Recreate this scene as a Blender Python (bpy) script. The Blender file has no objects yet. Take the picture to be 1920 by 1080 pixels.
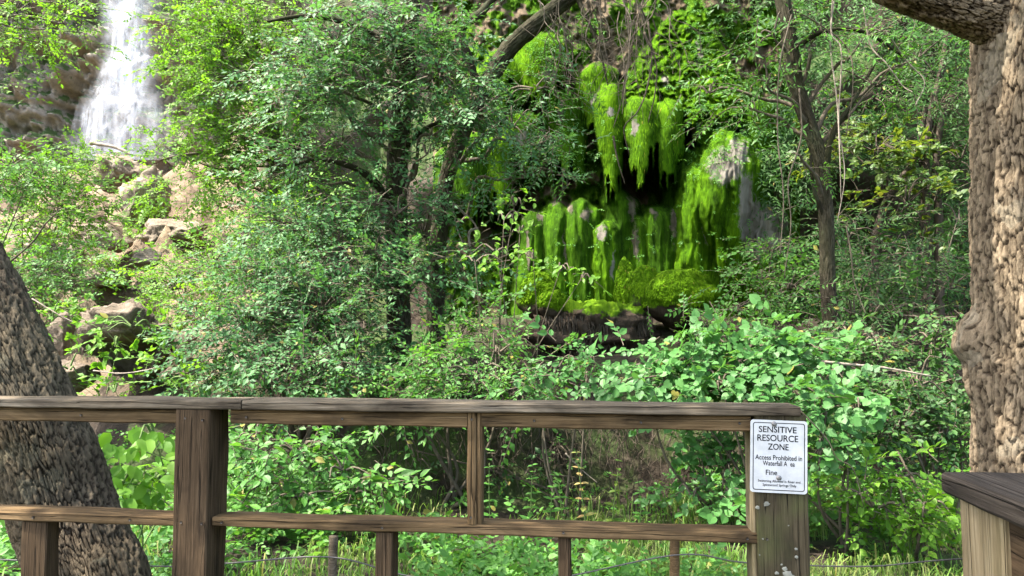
import bpy, math
import numpy as np
from mathutils import Vector, Matrix

# ---------------------------------------------------------------- camera, sky, sun, exposure
SC = bpy.context.scene
COL = SC.collection
FPX, CAMZ, PITCH = 1450.0, 1.45, math.radians(3.95)
cam_d = bpy.data.cameras.new('camera')
cam = bpy.data.objects.new('camera', cam_d)
COL.objects.link(cam)
cam.location = (0, 0, CAMZ)
cam.rotation_euler = (math.radians(90) + PITCH, 0, 0)
cam_d.sensor_width = 36.0
cam_d.lens = FPX / 1920 * 36.0
cam_d.clip_start = 0.05
cam_d.clip_end = 500
SC.camera = cam
SUN = np.array([-0.46, -0.16, 0.87]); SUN /= np.linalg.norm(SUN)
wd = bpy.data.worlds.new('World'); SC.world = wd; wd.use_nodes = True
nt = wd.node_tree
sky = nt.nodes.new('ShaderNodeTexSky'); sky.sky_type = 'NISHITA'; sky.sun_disc = False; sky.dust_density = 3.5; sky.ozone_density = .7
sky.sun_elevation = math.asin(SUN[2]); sky.sun_rotation = math.atan2(SUN[0], SUN[1])
bgn = nt.nodes['Background']; bgn.inputs['Strength'].default_value = 0.15
nt.links.new(sky.outputs['Color'], bgn.inputs['Color'])
sun_d = bpy.data.lights.new('sun', 'SUN'); sun_d.energy = 2.5; sun_d.angle = math.radians(0.55); sun_d.color = (1.0, 0.965, 0.90)
sun = bpy.data.objects.new('sun', sun_d); COL.objects.link(sun)
sun.rotation_euler = Vector(SUN).to_track_quat('Z', 'Y').to_euler()
vs = SC.view_settings
vs.view_transform = 'Standard'; vs.look = 'None'; vs.gamma = 1; vs.use_curve_mapping = False
vs.exposure = 2.78
vs.use_white_balance = True; vs.white_balance_temperature = 6700; vs.white_balance_tint = 10
SC.render.engine = 'CYCLES'
cy = SC.cycles
cy.max_bounces = 7; cy.diffuse_bounces = 4; cy.glossy_bounces = 2; cy.transmission_bounces = 4
cy.transparent_max_bounces = 12; cy.caustics_reflective = False; cy.caustics_refractive = False
cy.use_denoising = True; cy.sample_clamp_indirect = 6

# ---------------------------------------------------------------- maths helpers
R = np.random.default_rng(11)
CT, ST = math.cos(PITCH), math.sin(PITCH)
CAMP = np.array([0, 0, CAMZ])


def W(px, py, D):
    """world point that stands at distance y = D and shows at photo pixel px, py"""
    dx = (px - 960) / FPX; dy = (540 - py) / FPX
    y = CT - dy * ST; z = ST + dy * CT
    k = D / y
    return np.array([dx * k, D, CAMZ + z * k])


def mpp(D):
    return D / FPX


def sst(a, b, x):
    t = np.clip((np.asarray(x, float) - a) / (b - a), 0, 1)
    return t * t * (3 - 2 * t)


def _h(ix, iy, iz, seed):
    n = (ix.astype(np.int64) * 374761393 + iy.astype(np.int64) * 668265263 + iz.astype(np.int64) * 1440662683 + seed * 1274126177) & 0xFFFFFFFF
    n = ((n ^ (n >> 13)) * 1274126177) & 0xFFFFFFFF
    n = ((n ^ (n >> 16)) * 2246822519) & 0xFFFFFFFF
    return ((n ^ (n >> 15)) & 0xFFFFFF) / float(0xFFFFFF)


def vnoise(p, seed=0):
    p = np.asarray(p, float)
    i = np.floor(p).astype(np.int64); f = p - i
    f = f * f * f * (f * (f * 6 - 15) + 10)
    out = 0
    for a in (0, 1):
        wx = f[..., 0] if a else 1 - f[..., 0]
        for b in (0, 1):
            wy = f[..., 1] if b else 1 - f[..., 1]
            for c in (0, 1):
                wz = f[..., 2] if c else 1 - f[..., 2]
                out = out + wx * wy * wz * _h(i[..., 0] + a, i[..., 1] + b, i[..., 2] + c, seed)
    return out * 2 - 1


def fbm(p, oct=4, seed=0, gain=.5):
    p = np.asarray(p, float); s = 0; a = 1.0
    for k in range(oct):
        s = s + a * vnoise(p * (2.03 ** k) + k * 17.3, seed + k); a *= gain
    return s


def worley(u, v, nu, seed, ju=.8, jv=.8):
    """F1, F2 of a jittered grid, periodic in u with period nu"""
    iu = np.floor(u).astype(np.int64); iv = np.floor(v).astype(np.int64)
    f1 = np.full(u.shape, 9.0); f2 = np.full(u.shape, 9.0); idv = np.zeros(u.shape)
    z = np.zeros_like(iu)
    for a in (-1, 0, 1):
        for b in (-1, 0, 1):
            cu = iu + a; cv = iv + b; cw = np.mod(cu, nu)
            px = cu + .5 + ju * (_h(cw, cv, z, seed) - .5); py = cv + .5 + jv * (_h(cw, cv, z, seed + 5) - .5) + .5 * np.mod(cw, 2)
            d = np.hypot(u - px, v - py)
            nearer = d < f1
            f2 = np.where(nearer, f1, np.minimum(f2, d))
            idv = np.where(nearer, _h(cw, cv, z, seed + 9), idv)
            f1 = np.where(nearer, d, f1)
    return f1, f2, idv


def norm(a):
    a = np.asarray(a, float)
    return a / np.maximum(np.linalg.norm(a, axis=-1, keepdims=True), 1e-9)


def spline(pts, n):
    P = np.asarray(pts, float)
    if len(P) == 2:
        t = np.linspace(0, 1, n)[:, None]
        return P[0] * (1 - t) + P[1] * t
    Q = np.vstack([2 * P[0] - P[1], P, 2 * P[-1] - P[-2]])
    s = np.linspace(0, len(P) - 1 - 1e-6, n); k = s.astype(int); t = (s - k)[:, None]
    a, b, c, d = Q[k], Q[k + 1], Q[k + 2], Q[k + 3]
    return .5 * (2 * b + (c - a) * t + (2 * a - 5 * b + 4 * c - d) * t ** 2 + (3 * b - a - 3 * c + d) * t ** 3)


# ---------------------------------------------------------------- object helpers
TRI = [0]


def tag(o, label=None, cat=None, group=None, kind=None):
    for k, v in (('label', label), ('category', cat), ('group', group), ('kind', kind)):
        if v:
            o[k] = v
    return o


def make_mesh(name, V, faces, smooth=True, attr=None):
    V = np.asarray(V, np.float32)
    if isinstance(faces, np.ndarray):
        faces = [faces]
    faces = [np.asarray(f, np.int32) for f in faces if len(f)]
    me = bpy.data.meshes.new(name)
    me.vertices.add(len(V)); me.vertices.foreach_set('co', V.ravel())
    nl = sum(f.size for f in faces); npol = sum(len(f) for f in faces)
    me.loops.add(nl); me.polygons.add(npol)
    me.loops.foreach_set('vertex_index', np.concatenate([f.ravel() for f in faces]))
    st = []; o = 0
    for f in faces:
        k = f.shape[1]
        st.append(o + np.arange(len(f)) * k); o += f.size
        TRI[0] += len(f) * (k - 2)
    me.polygons.foreach_set('loop_start', np.concatenate(st).astype(np.int32))
    me.polygons.foreach_set('use_smooth', np.full(npol, bool(smooth)))
    if attr:
        for an, arr in attr.items():
            at = me.attributes.new(an, 'FLOAT', 'POINT')
            at.data.foreach_set('value', np.asarray(arr, np.float32).ravel())
    me.update(calc_edges=True)
    return me


def link(name, me, mat=None, parent=None):
    o = bpy.data.objects.new(name, me); COL.objects.link(o)
    if mat is not None and me is not None and not me.materials:
        me.materials.append(mat)
    if parent is not None:
        o.parent = parent
    return o


def empty(name, loc, label, cat, group=None):
    o = bpy.data.objects.new(name, None); COL.objects.link(o)
    o.location = [float(v) for v in loc]; o.empty_display_size = .1
    return tag(o, label, cat, group)


def part(name, V, F, mat, parent, smooth=True, attr=None, kind=None):
    """world-space vertices become a child of the parent (the root of a thing or a part of it)"""
    off = np.zeros(3); p = parent
    while p is not None:
        off = off + np.array(p.location); p = p.parent
    o = link(name, make_mesh(name, np.asarray(V) - off, F, smooth, attr), mat, parent)
    if kind:
        o['kind'] = kind
    return o


def tube(pts, rad, sides=6, n=None, cap=True, seed=None, rough=0.0):
    """swept tube: vertices and quads"""
    P = spline(pts, n or max(6, len(pts) * 4)); n = len(P)
    rr = np.interp(np.linspace(0, 1, n), np.linspace(0, 1, len(rad)), rad)
    T = norm(np.gradient(P, axis=0))
    up = np.array([0, 0, 1.0]) if abs(T[0][2]) < .9 else np.array([1.0, 0, 0])
    N = norm(np.cross(np.cross(T[0], up), T[0])); Ns = []
    for t in T:
        N = norm(N - t * np.dot(N, t)); Ns.append(N)
    Ns = np.array(Ns); B = np.cross(T, Ns)
    th = np.linspace(0, 2 * np.pi, sides, endpoint=False)
    ring = Ns[:, None] * np.cos(th)[None, :, None] + B[:, None] * np.sin(th)[None, :, None]
    rad2 = rr[:, None] * np.ones(sides)[None]
    V = P[:, None] + ring * rad2[..., None]
    if rough:
        k = fbm(V.reshape(-1, 3) * (2.2 / max(rr.max(), .02)) * .25, 3, seed or 1).reshape(n, sides)
        V = P[:, None] + ring * (rad2 * (1 + rough * k))[..., None]
    V = V.reshape(-1, 3)
    i = np.arange(n - 1)[:, None] * sides; j = np.arange(sides)[None]
    F = np.stack([i + j, i + (j + 1) % sides, i + sides + (j + 1) % sides, i + sides + j], -1).reshape(-1, 4)
    if cap:
        V = np.vstack([V, P[0], P[-1]])
        j = np.arange(sides)
        # end caps as quads with a doubled centre would be degenerate: use triangles
        C1 = np.stack([np.full(sides, n * sides), (j + 1) % sides, j], -1)
        b = (n - 1) * sides
        C2 = np.stack([np.full(sides, n * sides + 1), b + j, b + (j + 1) % sides], -1)
        return V, [F, np.vstack([C1, C2])]
    return V, [F]


class Acc:
    """gathers many pieces into one mesh (quads and triangles kept apart)"""
    def __init__(s):
        s.v = []; s.f = {3: [], 4: []}; s.n = 0

    def add(s, V, Fs):
        if isinstance(Fs, np.ndarray):
            Fs = [Fs]
        for f in Fs:
            if len(f):
                s.f[f.shape[1]].append(f + s.n)
        s.v.append(V); s.n += len(V)

    def get(s):
        return np.vstack(s.v), [np.vstack(s.f[k]) for k in (3, 4) if s.f[k]]


# ---------------------------------------------------------------- materials
class NT:
    def __init__(s, name):
        s.m = bpy.data.materials.new(name); s.m.use_nodes = True
        s.t = s.m.node_tree; s.t.nodes.clear()
        s.out = s.t.nodes.new('ShaderNodeOutputMaterial')

    def n(s, typ, **kw):
        nd = s.t.nodes.new('ShaderNode' + typ)
        for k, v in kw.items():
            if k.startswith('i_'):
                key = k[2:]
                key = int(key) if key.isdigit() else key.replace('_', ' ')
                s.set(nd.inputs[key], v)
            else:
                setattr(nd, k, v)
        return nd

    def set(s, sock, v):
        if hasattr(v, 'is_output') or isinstance(v, bpy.types.NodeSocket):
            s.t.links.new(v, sock)
        else:
            if isinstance(v, (tuple, list)) and len(v) == 3 and sock.type == 'RGBA':
                v = (*v, 1)
            sock.default_value = v

    def ramp(s, fac, stops, interp='LINEAR'):
        r = s.n('ValToRGB'); r.color_ramp.interpolation = interp
        el = r.color_ramp.elements
        while len(el) < len(stops):
            el.new(.5)
        for e, (p, c) in zip(el, stops):
            e.position = p; e.color = (*c, 1) if len(c) == 3 else c
        s.set(r.inputs[0], fac)
        return r.outputs[0]

    def noise(s, scale, coord='Object', vec=(1, 1, 1), detail=4, rough=.55, dist=0):
        tc = s.n('TexCoord'); mp = s.n('Mapping')
        s.set(mp.inputs['Vector'], tc.outputs[coord]); mp.inputs['Scale'].default_value = vec
        nn = s.n('TexNoise'); s.set(nn.inputs['Vector'], mp.outputs[0])
        nn.inputs['Scale'].default_value = scale; nn.inputs['Detail'].default_value = detail
        nn.inputs['Roughness'].default_value = rough; nn.inputs['Distortion'].default_value = dist
        return nn.outputs['Fac']

    def mix(s, f, a, b, blend='MIX'):
        m = s.n('Mix', data_type='RGBA', blend_type=blend)
        s.set(m.inputs[0], f); s.set(m.inputs[6], a); s.set(m.inputs[7], b)
        return m.outputs[2]

    def math(s, op, a, b=0.0):
        m = s.n('Math', operation=op); s.set(m.inputs[0], a); s.set(m.inputs[1], b)
        return m.outputs[0]

    def bump(s, h, strength=.4, dist=.01):
        b = s.n('Bump'); s.set(b.inputs['Height'], h)
        b.inputs['Strength'].default_value = strength; b.inputs['Distance'].default_value = dist
        return b.outputs[0]

    def pbr(s, color, rough=.7, spec=.4, normal=None, **kw):
        p = s.n('BsdfPrincipled')
        s.set(p.inputs['Base Color'], color); s.set(p.inputs['Roughness'], rough)
        s.set(p.inputs['Specular IOR Level'], spec)
        if normal is not None:
            s.set(p.inputs['Normal'], normal)
        for k, v in kw.items():
            s.set(p.inputs[k.replace('_', ' ')], v)
        return p.outputs[0]

    def done(s, sh):
        s.t.links.new(sh, s.out.inputs['Surface'])
        return s.m


def leaf_mat(name, cols, trans, tcol, rough=.42, spec=.5, patch=None):
    """cols: colours from dark to light picked per leaf; trans: share of light let through"""
    m = NT(name)
    g = m.n('NewGeometry')
    k = len(cols)
    oi = m.n('ObjectInfo')
    rnd = m.math('FRACT', m.math('ADD', g.outputs['Random Per Island'], oi.outputs['Random']))
    c = m.ramp(rnd, [(i / max(1, k - 1), cols[i]) for i in range(k)])
    big = m.noise(1.1, 'Object', detail=2)
    c = m.mix(m.math('MULTIPLY', m.math('SUBTRACT', big, .42), 1.6), c, patch or tuple(min(1, v * 1.5) for v in cols[-1]))
    old = m.math('MULTIPLY', m.math('GREATER_THAN', m.math('FRACT', m.math('MULTIPLY', rnd, 37.3)), .988), .8)
    c = m.mix(old, c, (.24, .19, .04))
    p = m.pbr(c, rough, spec)
    t = m.n('BsdfTranslucent'); m.set(t.inputs['Color'], m.mix(.5, c, tcol))
    mx = m.n('MixShader', i_0=trans); m.set(mx.inputs[1], p); m.set(mx.inputs[2], t.outputs[0])
    return m.done(mx.outputs[0])


L_BLUE = leaf_mat('leaf_grey_green', [(.026, .085, .028), (.036, .115, .036), (.05, .145, .042), (.07, .18, .048)], .36, (.13, .33, .03), .55, .36)
L_MID = leaf_mat('leaf_mid_green', [(.034, .11, .018), (.048, .15, .023), (.066, .19, .03), (.095, .225, .036)], .40, (.16, .40, .02), .52, .35)
L_SUN = leaf_mat('leaf_fresh_green', [(.055, .15, .012), (.08, .205, .015), (.105, .25, .018), (.15, .29, .024)], .48, (.22, .48, .015), .55, .35)
L_VINE = leaf_mat('leaf_vine_green', [(.032, .11, .024), (.045, .145, .031), (.062, .18, .04), (.088, .215, .055)], .36, (.15, .38, .03), .52, .35)
L_DARK = leaf_mat('leaf_dark_green', [(.02, .062, .016), (.03, .085, .02), (.042, .11, .024), (.065, .14, .03)], .30, (.08, .25, .02), .55, .3)
L_YEL = leaf_mat('leaf_yellow_green', [(.04, .10, .012), (.06, .13, .015), (.11, .16, .018), (.05, .11, .012)], .40, (.30, .38, .02), .5)
L_DRY = leaf_mat('leaf_dry', [(.20, .12, .04), (.30, .20, .07), (.24, .22, .06), (.12, .16, .03)], .3, (.4, .3, .08), .6)
L_GRASS = leaf_mat('grass_blade_green', [(.05, .13, .018), (.07, .17, .022), (.09, .20, .026), (.20, .19, .07)], .40, (.18, .40, .03), .55, .3)


def bark_mat(name, ridge, crack_shade, lichen=(.3, .32, .25), scale=1.0, green=.0):
    m = NT(name)
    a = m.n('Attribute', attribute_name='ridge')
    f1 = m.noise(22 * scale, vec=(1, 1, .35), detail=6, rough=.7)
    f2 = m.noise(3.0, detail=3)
    c = m.mix(a.outputs['Fac'], crack_shade, m.ramp(f1, [(.3, tuple(v * .72 for v in ridge)), (.7, tuple(min(1, v * 1.22) for v in ridge))]))  # crack colour is darkened to stand in for occlusion between the plates
    c = m.mix(m.math('MULTIPLY', m.math('GREATER_THAN', f2, .62), .35), c, lichen)
    if green:
        c = m.mix(m.math('MULTIPLY', m.math('SUBTRACT', m.noise(1.5, detail=3), .35), green), c, (.07, .09, .03))
    f3 = m.noise(75 * scale, vec=(1, 1, .4), detail=4, rough=.7)
    c = m.mix(.45, c, m.mix(1.0, c, m.ramp(f3, [(.3, (.35, .33, .31)), (.65, (1.25, 1.22, 1.18))]), 'MULTIPLY'))
    return m.done(m.pbr(c, .95, .1, m.bump(m.math('ADD', f1, m.math('MULTIPLY', f3, .8)), .9, .010)))


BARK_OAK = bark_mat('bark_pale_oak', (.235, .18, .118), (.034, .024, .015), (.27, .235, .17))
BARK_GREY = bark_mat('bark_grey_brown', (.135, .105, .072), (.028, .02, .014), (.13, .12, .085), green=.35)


def twig_mat(name, a, b):
    m = NT(name)
    f = m.noise(30, vec=(1, 1, .3), detail=4)
    return m.done(m.pbr(m.ramp(f, [(.3, a), (.7, b)]), .85, .25, m.bump(f, .5, .01)))


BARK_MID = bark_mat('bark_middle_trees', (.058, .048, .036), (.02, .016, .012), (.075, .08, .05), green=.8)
BARK_SMALL = twig_mat('bark_twig', (.055, .045, .03), (.13, .105, .075))
BARK_DARK = twig_mat('bark_dark', (.035, .028, .02), (.085, .065, .045))
BARK_MOSSY = twig_mat('bark_mossy', (.05, .05, .022), (.12, .10, .06))
TWIG_DEAD = twig_mat('twig_dead', (.16, .13, .10), (.30, .25, .20))
STEM_GREEN = twig_mat('stem_green', (.06, .11, .03), (.12, .17, .05))


def wood_mat(name, lo, mid, hi, stain, green=0.0):
    m = NT(name)
    g = m.noise(1.0, vec=(1.8, 60, 60), detail=8, rough=.72, dist=.9)
    fine = m.noise(1.0, vec=(9, 210, 210), detail=3, rough=.6)
    b = m.noise(1.0, vec=(3.5, 9, 9), detail=4, rough=.6, dist=.8)
    c = m.ramp(m.math('ADD', m.math('MULTIPLY', g, .65), m.math('MULTIPLY', fine, .35)), [(.34, lo), (.5, mid), (.66, hi)])
    c = m.mix(m.ramp(b, [(.45, (0, 0, 0)), (.68, (.85, .85, .85))]), c, stain)
    if green:
        c = m.mix(m.math('MULTIPLY', m.ramp(m.noise(1.0, vec=(5, 7, 7), detail=4), [(.45, (0, 0, 0)), (.65, (1, 1, 1))]), green), c, (.075, .085, .028))
    ck = m.noise(1.0, vec=(1.1, 62, 62), detail=2, rough=.4, dist=.25)
    line = m.ramp(m.math('ABSOLUTE', m.math('SUBTRACT', ck, .56)), [(.004, (1, 1, 1)), (.014, (0, 0, 0))])
    c = m.mix(m.math('MULTIPLY', line, .85), c, tuple(v * .3 for v in lo))
    h = m.math('SUBTRACT', m.math('ADD', g, m.math('MULTIPLY', fine, .6)), m.math('MULTIPLY', line, 1.2))
    return m.done(m.pbr(c, .9, .12, m.bump(h, .7, .004)))


WOOD_GREY = wood_mat('wood_weathered_grey', (0.0553, 0.0408, 0.0255), (0.1318, 0.1037, 0.0697), (0.2295, 0.1913, 0.1403), (0.0357, 0.0272, 0.0179))
WOOD_BROWN = wood_mat('wood_brown', (0.0510, 0.0306, 0.0127), (0.1275, 0.0808, 0.0374), (0.2125, 0.1403, 0.0723), (0.0306, 0.0204, 0.0110))
WOOD_POST = wood_mat('wood_dark_post', (0.0255, 0.0161, 0.0076), (0.0638, 0.0408, 0.0221), (0.1148, 0.0765, 0.0425), (0.0170, 0.0119, 0.0068))
WOOD_MOSSY = wood_mat('wood_algae_post', (.025, .02, .011), (.055, .043, .024), (.095, .075, .045), (.018, .015, .009), .5)
WOOD_PALE = wood_mat('wood_pale_board', (.10, .07, .035), (.20, .155, .09), (.31, .25, .16), (.07, .056, .028), .25)
WOOD_CHAR = wood_mat('wood_charcoal_board', (.019, .015, .011), (.040, .032, .025), (.09, .074, .058), (.013, .011, .009))


def rock_mat(name, a, b, c, mossc=None, moss=0.0, scale=1.0, wet=.85):
    m = NT(name)
    f = m.noise(2.3 * scale, detail=7, rough=.68, dist=.5)
    f2 = m.noise(13 * scale, vec=(1, 1, 1.6), detail=5, rough=.7)
    col = m.ramp(f, [(.32, a), (.5, b), (.68, c)])
    col = m.mix(m.math('MULTIPLY', f2, .55), col, tuple(v * .55 for v in b))
    if mossc:
        g = m.n('NewGeometry'); sx = m.n('SeparateXYZ'); m.set(sx.inputs[0], g.outputs['Normal'])
        k = m.math('ADD', m.math('MULTIPLY', sx.outputs[2], .25), m.noise(1.6 * scale, detail=5, rough=.65))
        col = m.mix(m.ramp(k, [(.62 - moss * .3, (0, 0, 0)), (.70 - moss * .3, (1, 1, 1))]), col, mossc)
    h = m.math('ADD', f, m.math('MULTIPLY', f2, .7))
    return m.done(m.pbr(col, wet, .3, m.bump(h, .8, .05)))


ROCK_TAN = rock_mat('rock_tan_tufa', (.075, .06, .042), (.18, .145, .10), (.31, .26, .19), None, 0, 1.5)
ROCK_BROWN = rock_mat('rock_brown', (.055, .042, .028), (.13, .10, .068), (.24, .19, .135), None, 0, 1.5)
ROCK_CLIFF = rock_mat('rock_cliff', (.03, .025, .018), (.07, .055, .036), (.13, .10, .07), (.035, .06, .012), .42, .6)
ROCK_FAR = rock_mat('rock_waterfall_cliff', (.15, .13, .10), (.31, .26, .195), (.46, .39, .295), (.07, .11, .03), .25, 1.0)
ROCK_DARK = rock_mat('rock_wet_dark', (.035, .028, .02), (.075, .06, .042), (.14, .115, .085), (.05, .085, .012), .1, 1.2, .6)
ROCK_PALE = rock_mat('rock_pale_tufa', (.26, .24, .20), (.42, .40, .35), (.60, .58, .53), (.09, .15, .02), .12, 1.6)


def moss_mat(name, dark, mid, lite, rockc, thin=False):
    """moss over pale tufa; attribute bare = share of bare rock"""
    m = NT(name)
    n1 = m.noise(7, vec=(1, .4, .16), detail=5, rough=.6)
    n2 = m.noise(40, vec=(1, .5, .16), detail=4, rough=.7)
    col = m.ramp(m.math('ADD', m.math('MULTIPLY', n1, .6), m.math('MULTIPLY', n2, .4)), [(.38, dark), (.5, mid), (.63, lite)])
    a = m.n('Attribute', attribute_name='bare')
    k = m.math('ADD', m.math('MULTIPLY', m.math('SUBTRACT', m.noise(9, detail=6, rough=.7), .5), 1.4), a.outputs['Fac'])
    rk = m.ramp(n1, [(.3, tuple(v * .35 for v in rockc)), (.7, rockc)])
    col = m.mix(m.ramp(k, [(.42, (0, 0, 0)), (.62, (1, 1, 1))]), col, rk)
    p = m.pbr(col, .95, .03, m.bump(n2, .9, .02))
    return m.done(p)


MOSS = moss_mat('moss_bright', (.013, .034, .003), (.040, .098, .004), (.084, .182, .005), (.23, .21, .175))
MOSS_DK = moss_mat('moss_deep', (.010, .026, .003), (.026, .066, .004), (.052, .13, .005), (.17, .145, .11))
MOSS_WALL = moss_mat('moss_on_wall', (.018, .045, .004), (.04, .09, .006), (.08, .16, .010), (.15, .115, .075))
MOSS_YEL = moss_mat('moss_golden', (.06, .10, .006), (.13, .19, .010), (.21, .27, .016), (.40, .36, .28))
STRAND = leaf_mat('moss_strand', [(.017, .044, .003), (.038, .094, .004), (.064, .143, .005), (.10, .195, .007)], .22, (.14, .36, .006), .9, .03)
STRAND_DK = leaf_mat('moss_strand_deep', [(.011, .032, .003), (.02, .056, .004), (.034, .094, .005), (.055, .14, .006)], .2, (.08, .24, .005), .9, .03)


def ground_mat():
    m = NT('soil_and_litter')
    ra = m.n('Attribute', attribute_name='rocky')
    f = m.noise(.9, detail=6, rough=.65); f2 = m.noise(11, detail=6, rough=.7)
    c = m.ramp(f2, [(.3, (.010, .008, .005)), (.55, (.030, .022, .015)), (.75, (.075, .058, .042))])
    c = m.mix(m.ramp(f, [(.48, (0, 0, 0)), (.62, (.8, .8, .8))]), c, (.045, .08, .018))
    rc = m.ramp(m.noise(2.2, detail=7, rough=.7), [(.32, (.05, .037, .024)), (.5, (.125, .094, .06)), (.68, (.23, .18, .12))])
    k = m.math('ADD', m.math('MULTIPLY', m.math('SUBTRACT', m.noise(.8, detail=4), .5), 1.2), ra.outputs['Fac'])
    c = m.mix(m.ramp(k, [(.4, (0, 0, 0)), (.6, (1, 1, 1))]), c, rc)
    return m.done(m.pbr(c, .95, .2, m.bump(f2, .9, .05)))


SOIL = ground_mat()


def plain(name, col, rough=.5, spec=.4, metal=0.0, noisy=0.0):
    m = NT(name)
    c = col
    if noisy:
        f = m.noise(35, detail=5)
        c = m.ramp(f, [(.35, tuple(v * (1 - noisy) for v in col)), (.65, col)])
    return m.done(m.pbr(c, rough, spec, Metallic=metal))


# ---------------------------------------------------------------- terrain
def H(x, y):
    x = np.asarray(x, float); y = np.asarray(y, float)
    u = x / np.maximum(y, .5)
    left = 1 - sst(-.40, -.27, u)
    p = np.stack([x * .8, y * .8, x * 0], -1)
    e = fbm(p, 3, 3)
    bank = sst(6.9, 8.1, y + .35 * vnoise(np.stack([x * .9, x * 0, x * 0], -1), 4)) * 1.25
    bank = bank * (1 - .35 * left)
    z = bank + .32 * np.maximum(0, y - 8.1) * left + (1 - left) * (.22 * np.clip(y - 8.6, 0, 2.4) + .9 * np.maximum(0, y - 11.5))
    z = z + e * (.035 + .13 * sst(6.5, 9, y) + .25 * left * sst(9, 16, y))
    return z


def build_ground():
    xs = np.concatenate([np.linspace(-60, -16, 30), np.linspace(-15.5, 9, 190), np.linspace(9.6, 60, 30)])
    ys = np.concatenate([np.linspace(-40, 3, 30), np.linspace(3.2, 12, 105), np.linspace(12.2, 34, 75), np.linspace(35, 70, 12)])
    X, Y = np.meshgrid(xs, ys)
    Z = H(X, Y)
    Z = np.where(Y > 34, np.minimum(Z, H(X, Y * 0 + 34)), Z)
    V = np.stack([X, Y, Z], -1).reshape(-1, 3)
    nx = len(xs); i = np.arange(len(ys) - 1)[:, None] * nx; j = np.arange(nx - 1)[None]
    F = np.stack([i + j, i + j + 1, i + nx + j + 1, i + nx + j], -1).reshape(-1, 4)
    U = X / np.maximum(Y, .5)
    rocky = (1 - sst(-.40, -.25, U)) * sst(7.4, 9, Y)
    Z2 = rocky * (.75 * np.abs(fbm(V * np.array([.8, .8, 0]), 5, 15, .6)) - .2).reshape(X.shape)
    V[:, 2] += Z2.ravel()
    o = link('ground', make_mesh('ground', V, F, attr={'rocky': rocky}), SOIL)
    tag(o, kind='structure', label='dark soil and leaf litter ground rising into a rocky bank')


build_ground()


def cliff_sheet(name, path, z0, z1, mat, label, nu, nv, amp, seed, lean=.0, strata=.25, crag=False):
    P = spline(path, nu)
    T = norm(np.gradient(P, axis=0)); Nn = np.stack([T[:, 1], -T[:, 0]], -1)
    zz = np.linspace(0, 1, nv)
    Zg = (z0 + (z1 - z0) * zz)[:, None] * np.ones(nu)[None]
    X = P[None, :, 0] * np.ones((nv, 1)); Y = P[None, :, 1] * np.ones((nv, 1))
    p = np.stack([X * .45, Y * .45, Zg * .45], -1)
    d = fbm(p, 6, seed, .55) * amp
    d = d + strata * np.abs(fbm(np.stack([X * .25, Y * .25, Zg * 1.3], -1), 3, seed + 20)) - lean * (Zg - z0)
    rp = 1 - np.abs(fbm(np.stack([X * 1.1, Y * 1.1, Zg * .8], -1), 4, seed + 40))
    d = d + rp * amp * .25
    if crag:
        c1 = np.abs(fbm(np.stack([X * .9, Y * .9, Zg * .7], -1), 5, seed + 60, .6)); d = d + .9 * c1 - .35 * np.floor(2.2 * fbm(np.stack([X * .3, Y * .3, Zg * .5], -1), 2, seed + 61))
    X = X + Nn[None, :, 0] * d; Y = Y + Nn[None, :, 1] * d
    V = np.stack([X, Y, Zg], -1).reshape(-1, 3)
    i = np.arange(nv - 1)[:, None] * nu; j = np.arange(nu - 1)[None]
    F = np.stack([i + j, i + j + 1, i + nu + j + 1, i + nu + j], -1).reshape(-1, 4)
    o = link(name, make_mesh(name, V, F), mat)
    return tag(o, label, kind='structure')


cliff_sheet('cliff', [(-5.2, 27), (-5.0, 21), (-3.6, 16), (-1.6, 14.2), (.3, 13.4), (2.6, 13.2), (4.6, 12.9), (7.5, 11.8), (12, 9.0), (17, 5)], -.5, 14, ROCK_CLIFF,
            'shaded mossy limestone cliff behind the trees', 240, 110, .8, 31, -.13)
cliff_sheet('waterfall_cliff', [(-27, 29.5), (-22, 31.5), (-18, 32.4), (-14, 32.0), (-10, 31), (-6.5, 29), (-4, 26)], 4, 24, ROCK_FAR,
            'sunlit tan cliff face the waterfall drops over', 270, 200, 1.3, 57, .05, .9, True)


# ---------------------------------------------------------------- rocks
def ico(sub):
    import bmesh
    bm = bmesh.new(); bmesh.ops.create_icosphere(bm, subdivisions=sub, radius=1)
    V = np.array([v.co[:] for v in bm.verts]); F = np.array([[v.index for v in f.verts] for f in bm.faces]); bm.free()
    return V, F


ICO = {k: ico(k) for k in (2, 3, 4, 5)}


def rock_verts(c, r, seed, sub=4, rough=.28, cuts=7, flat=.0):
    rg = np.random.default_rng(seed)
    V, F = ICO[sub]
    V = V.copy()
    for k in range(cuts * 2):
        n = norm(rg.normal(size=3)); d = rg.uniform(.48, .86)
        s = V @ n - d
        V = V - np.maximum(s, 0)[:, None] * n
    V = V * (1 + rough * fbm(V * 1.7 + seed, 5, seed, .55)[:, None] * .6)
    V = V + norm(V) * (rough * .30 * np.abs(fbm(V * np.array([3, 3, 8]) + seed, 4, seed + 3, .6))[:, None])
    V = V + norm(V) * (rough * .10 * fbm(V * 15 + seed, 3, seed + 4)[:, None])
    return V * np.asarray(r) + np.asarray(c), F


def rock(name, px, py, D, rx, ry, label, seed, mat=ROCK_TAN, group='tan rocks on the slope below the waterfall', depth=1.0, sub=4, rot=0, cuts=7):
    m = mpp(D); c = W(px, py, D)
    V, F = rock_verts((0, 0, 0), (rx * m, rx * m * depth, ry * m), seed, sub, cuts=cuts)
    a = math.radians(rot); ca, sa = math.cos(a), math.sin(a)
    V = np.stack([V[:, 0] * ca - V[:, 2] * sa, V[:, 1], V[:, 0] * sa + V[:, 2] * ca], -1)
    o = link(name, make_mesh(name, V, F), mat); o.location = c
    return tag(o, label, 'rock', group)


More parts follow.
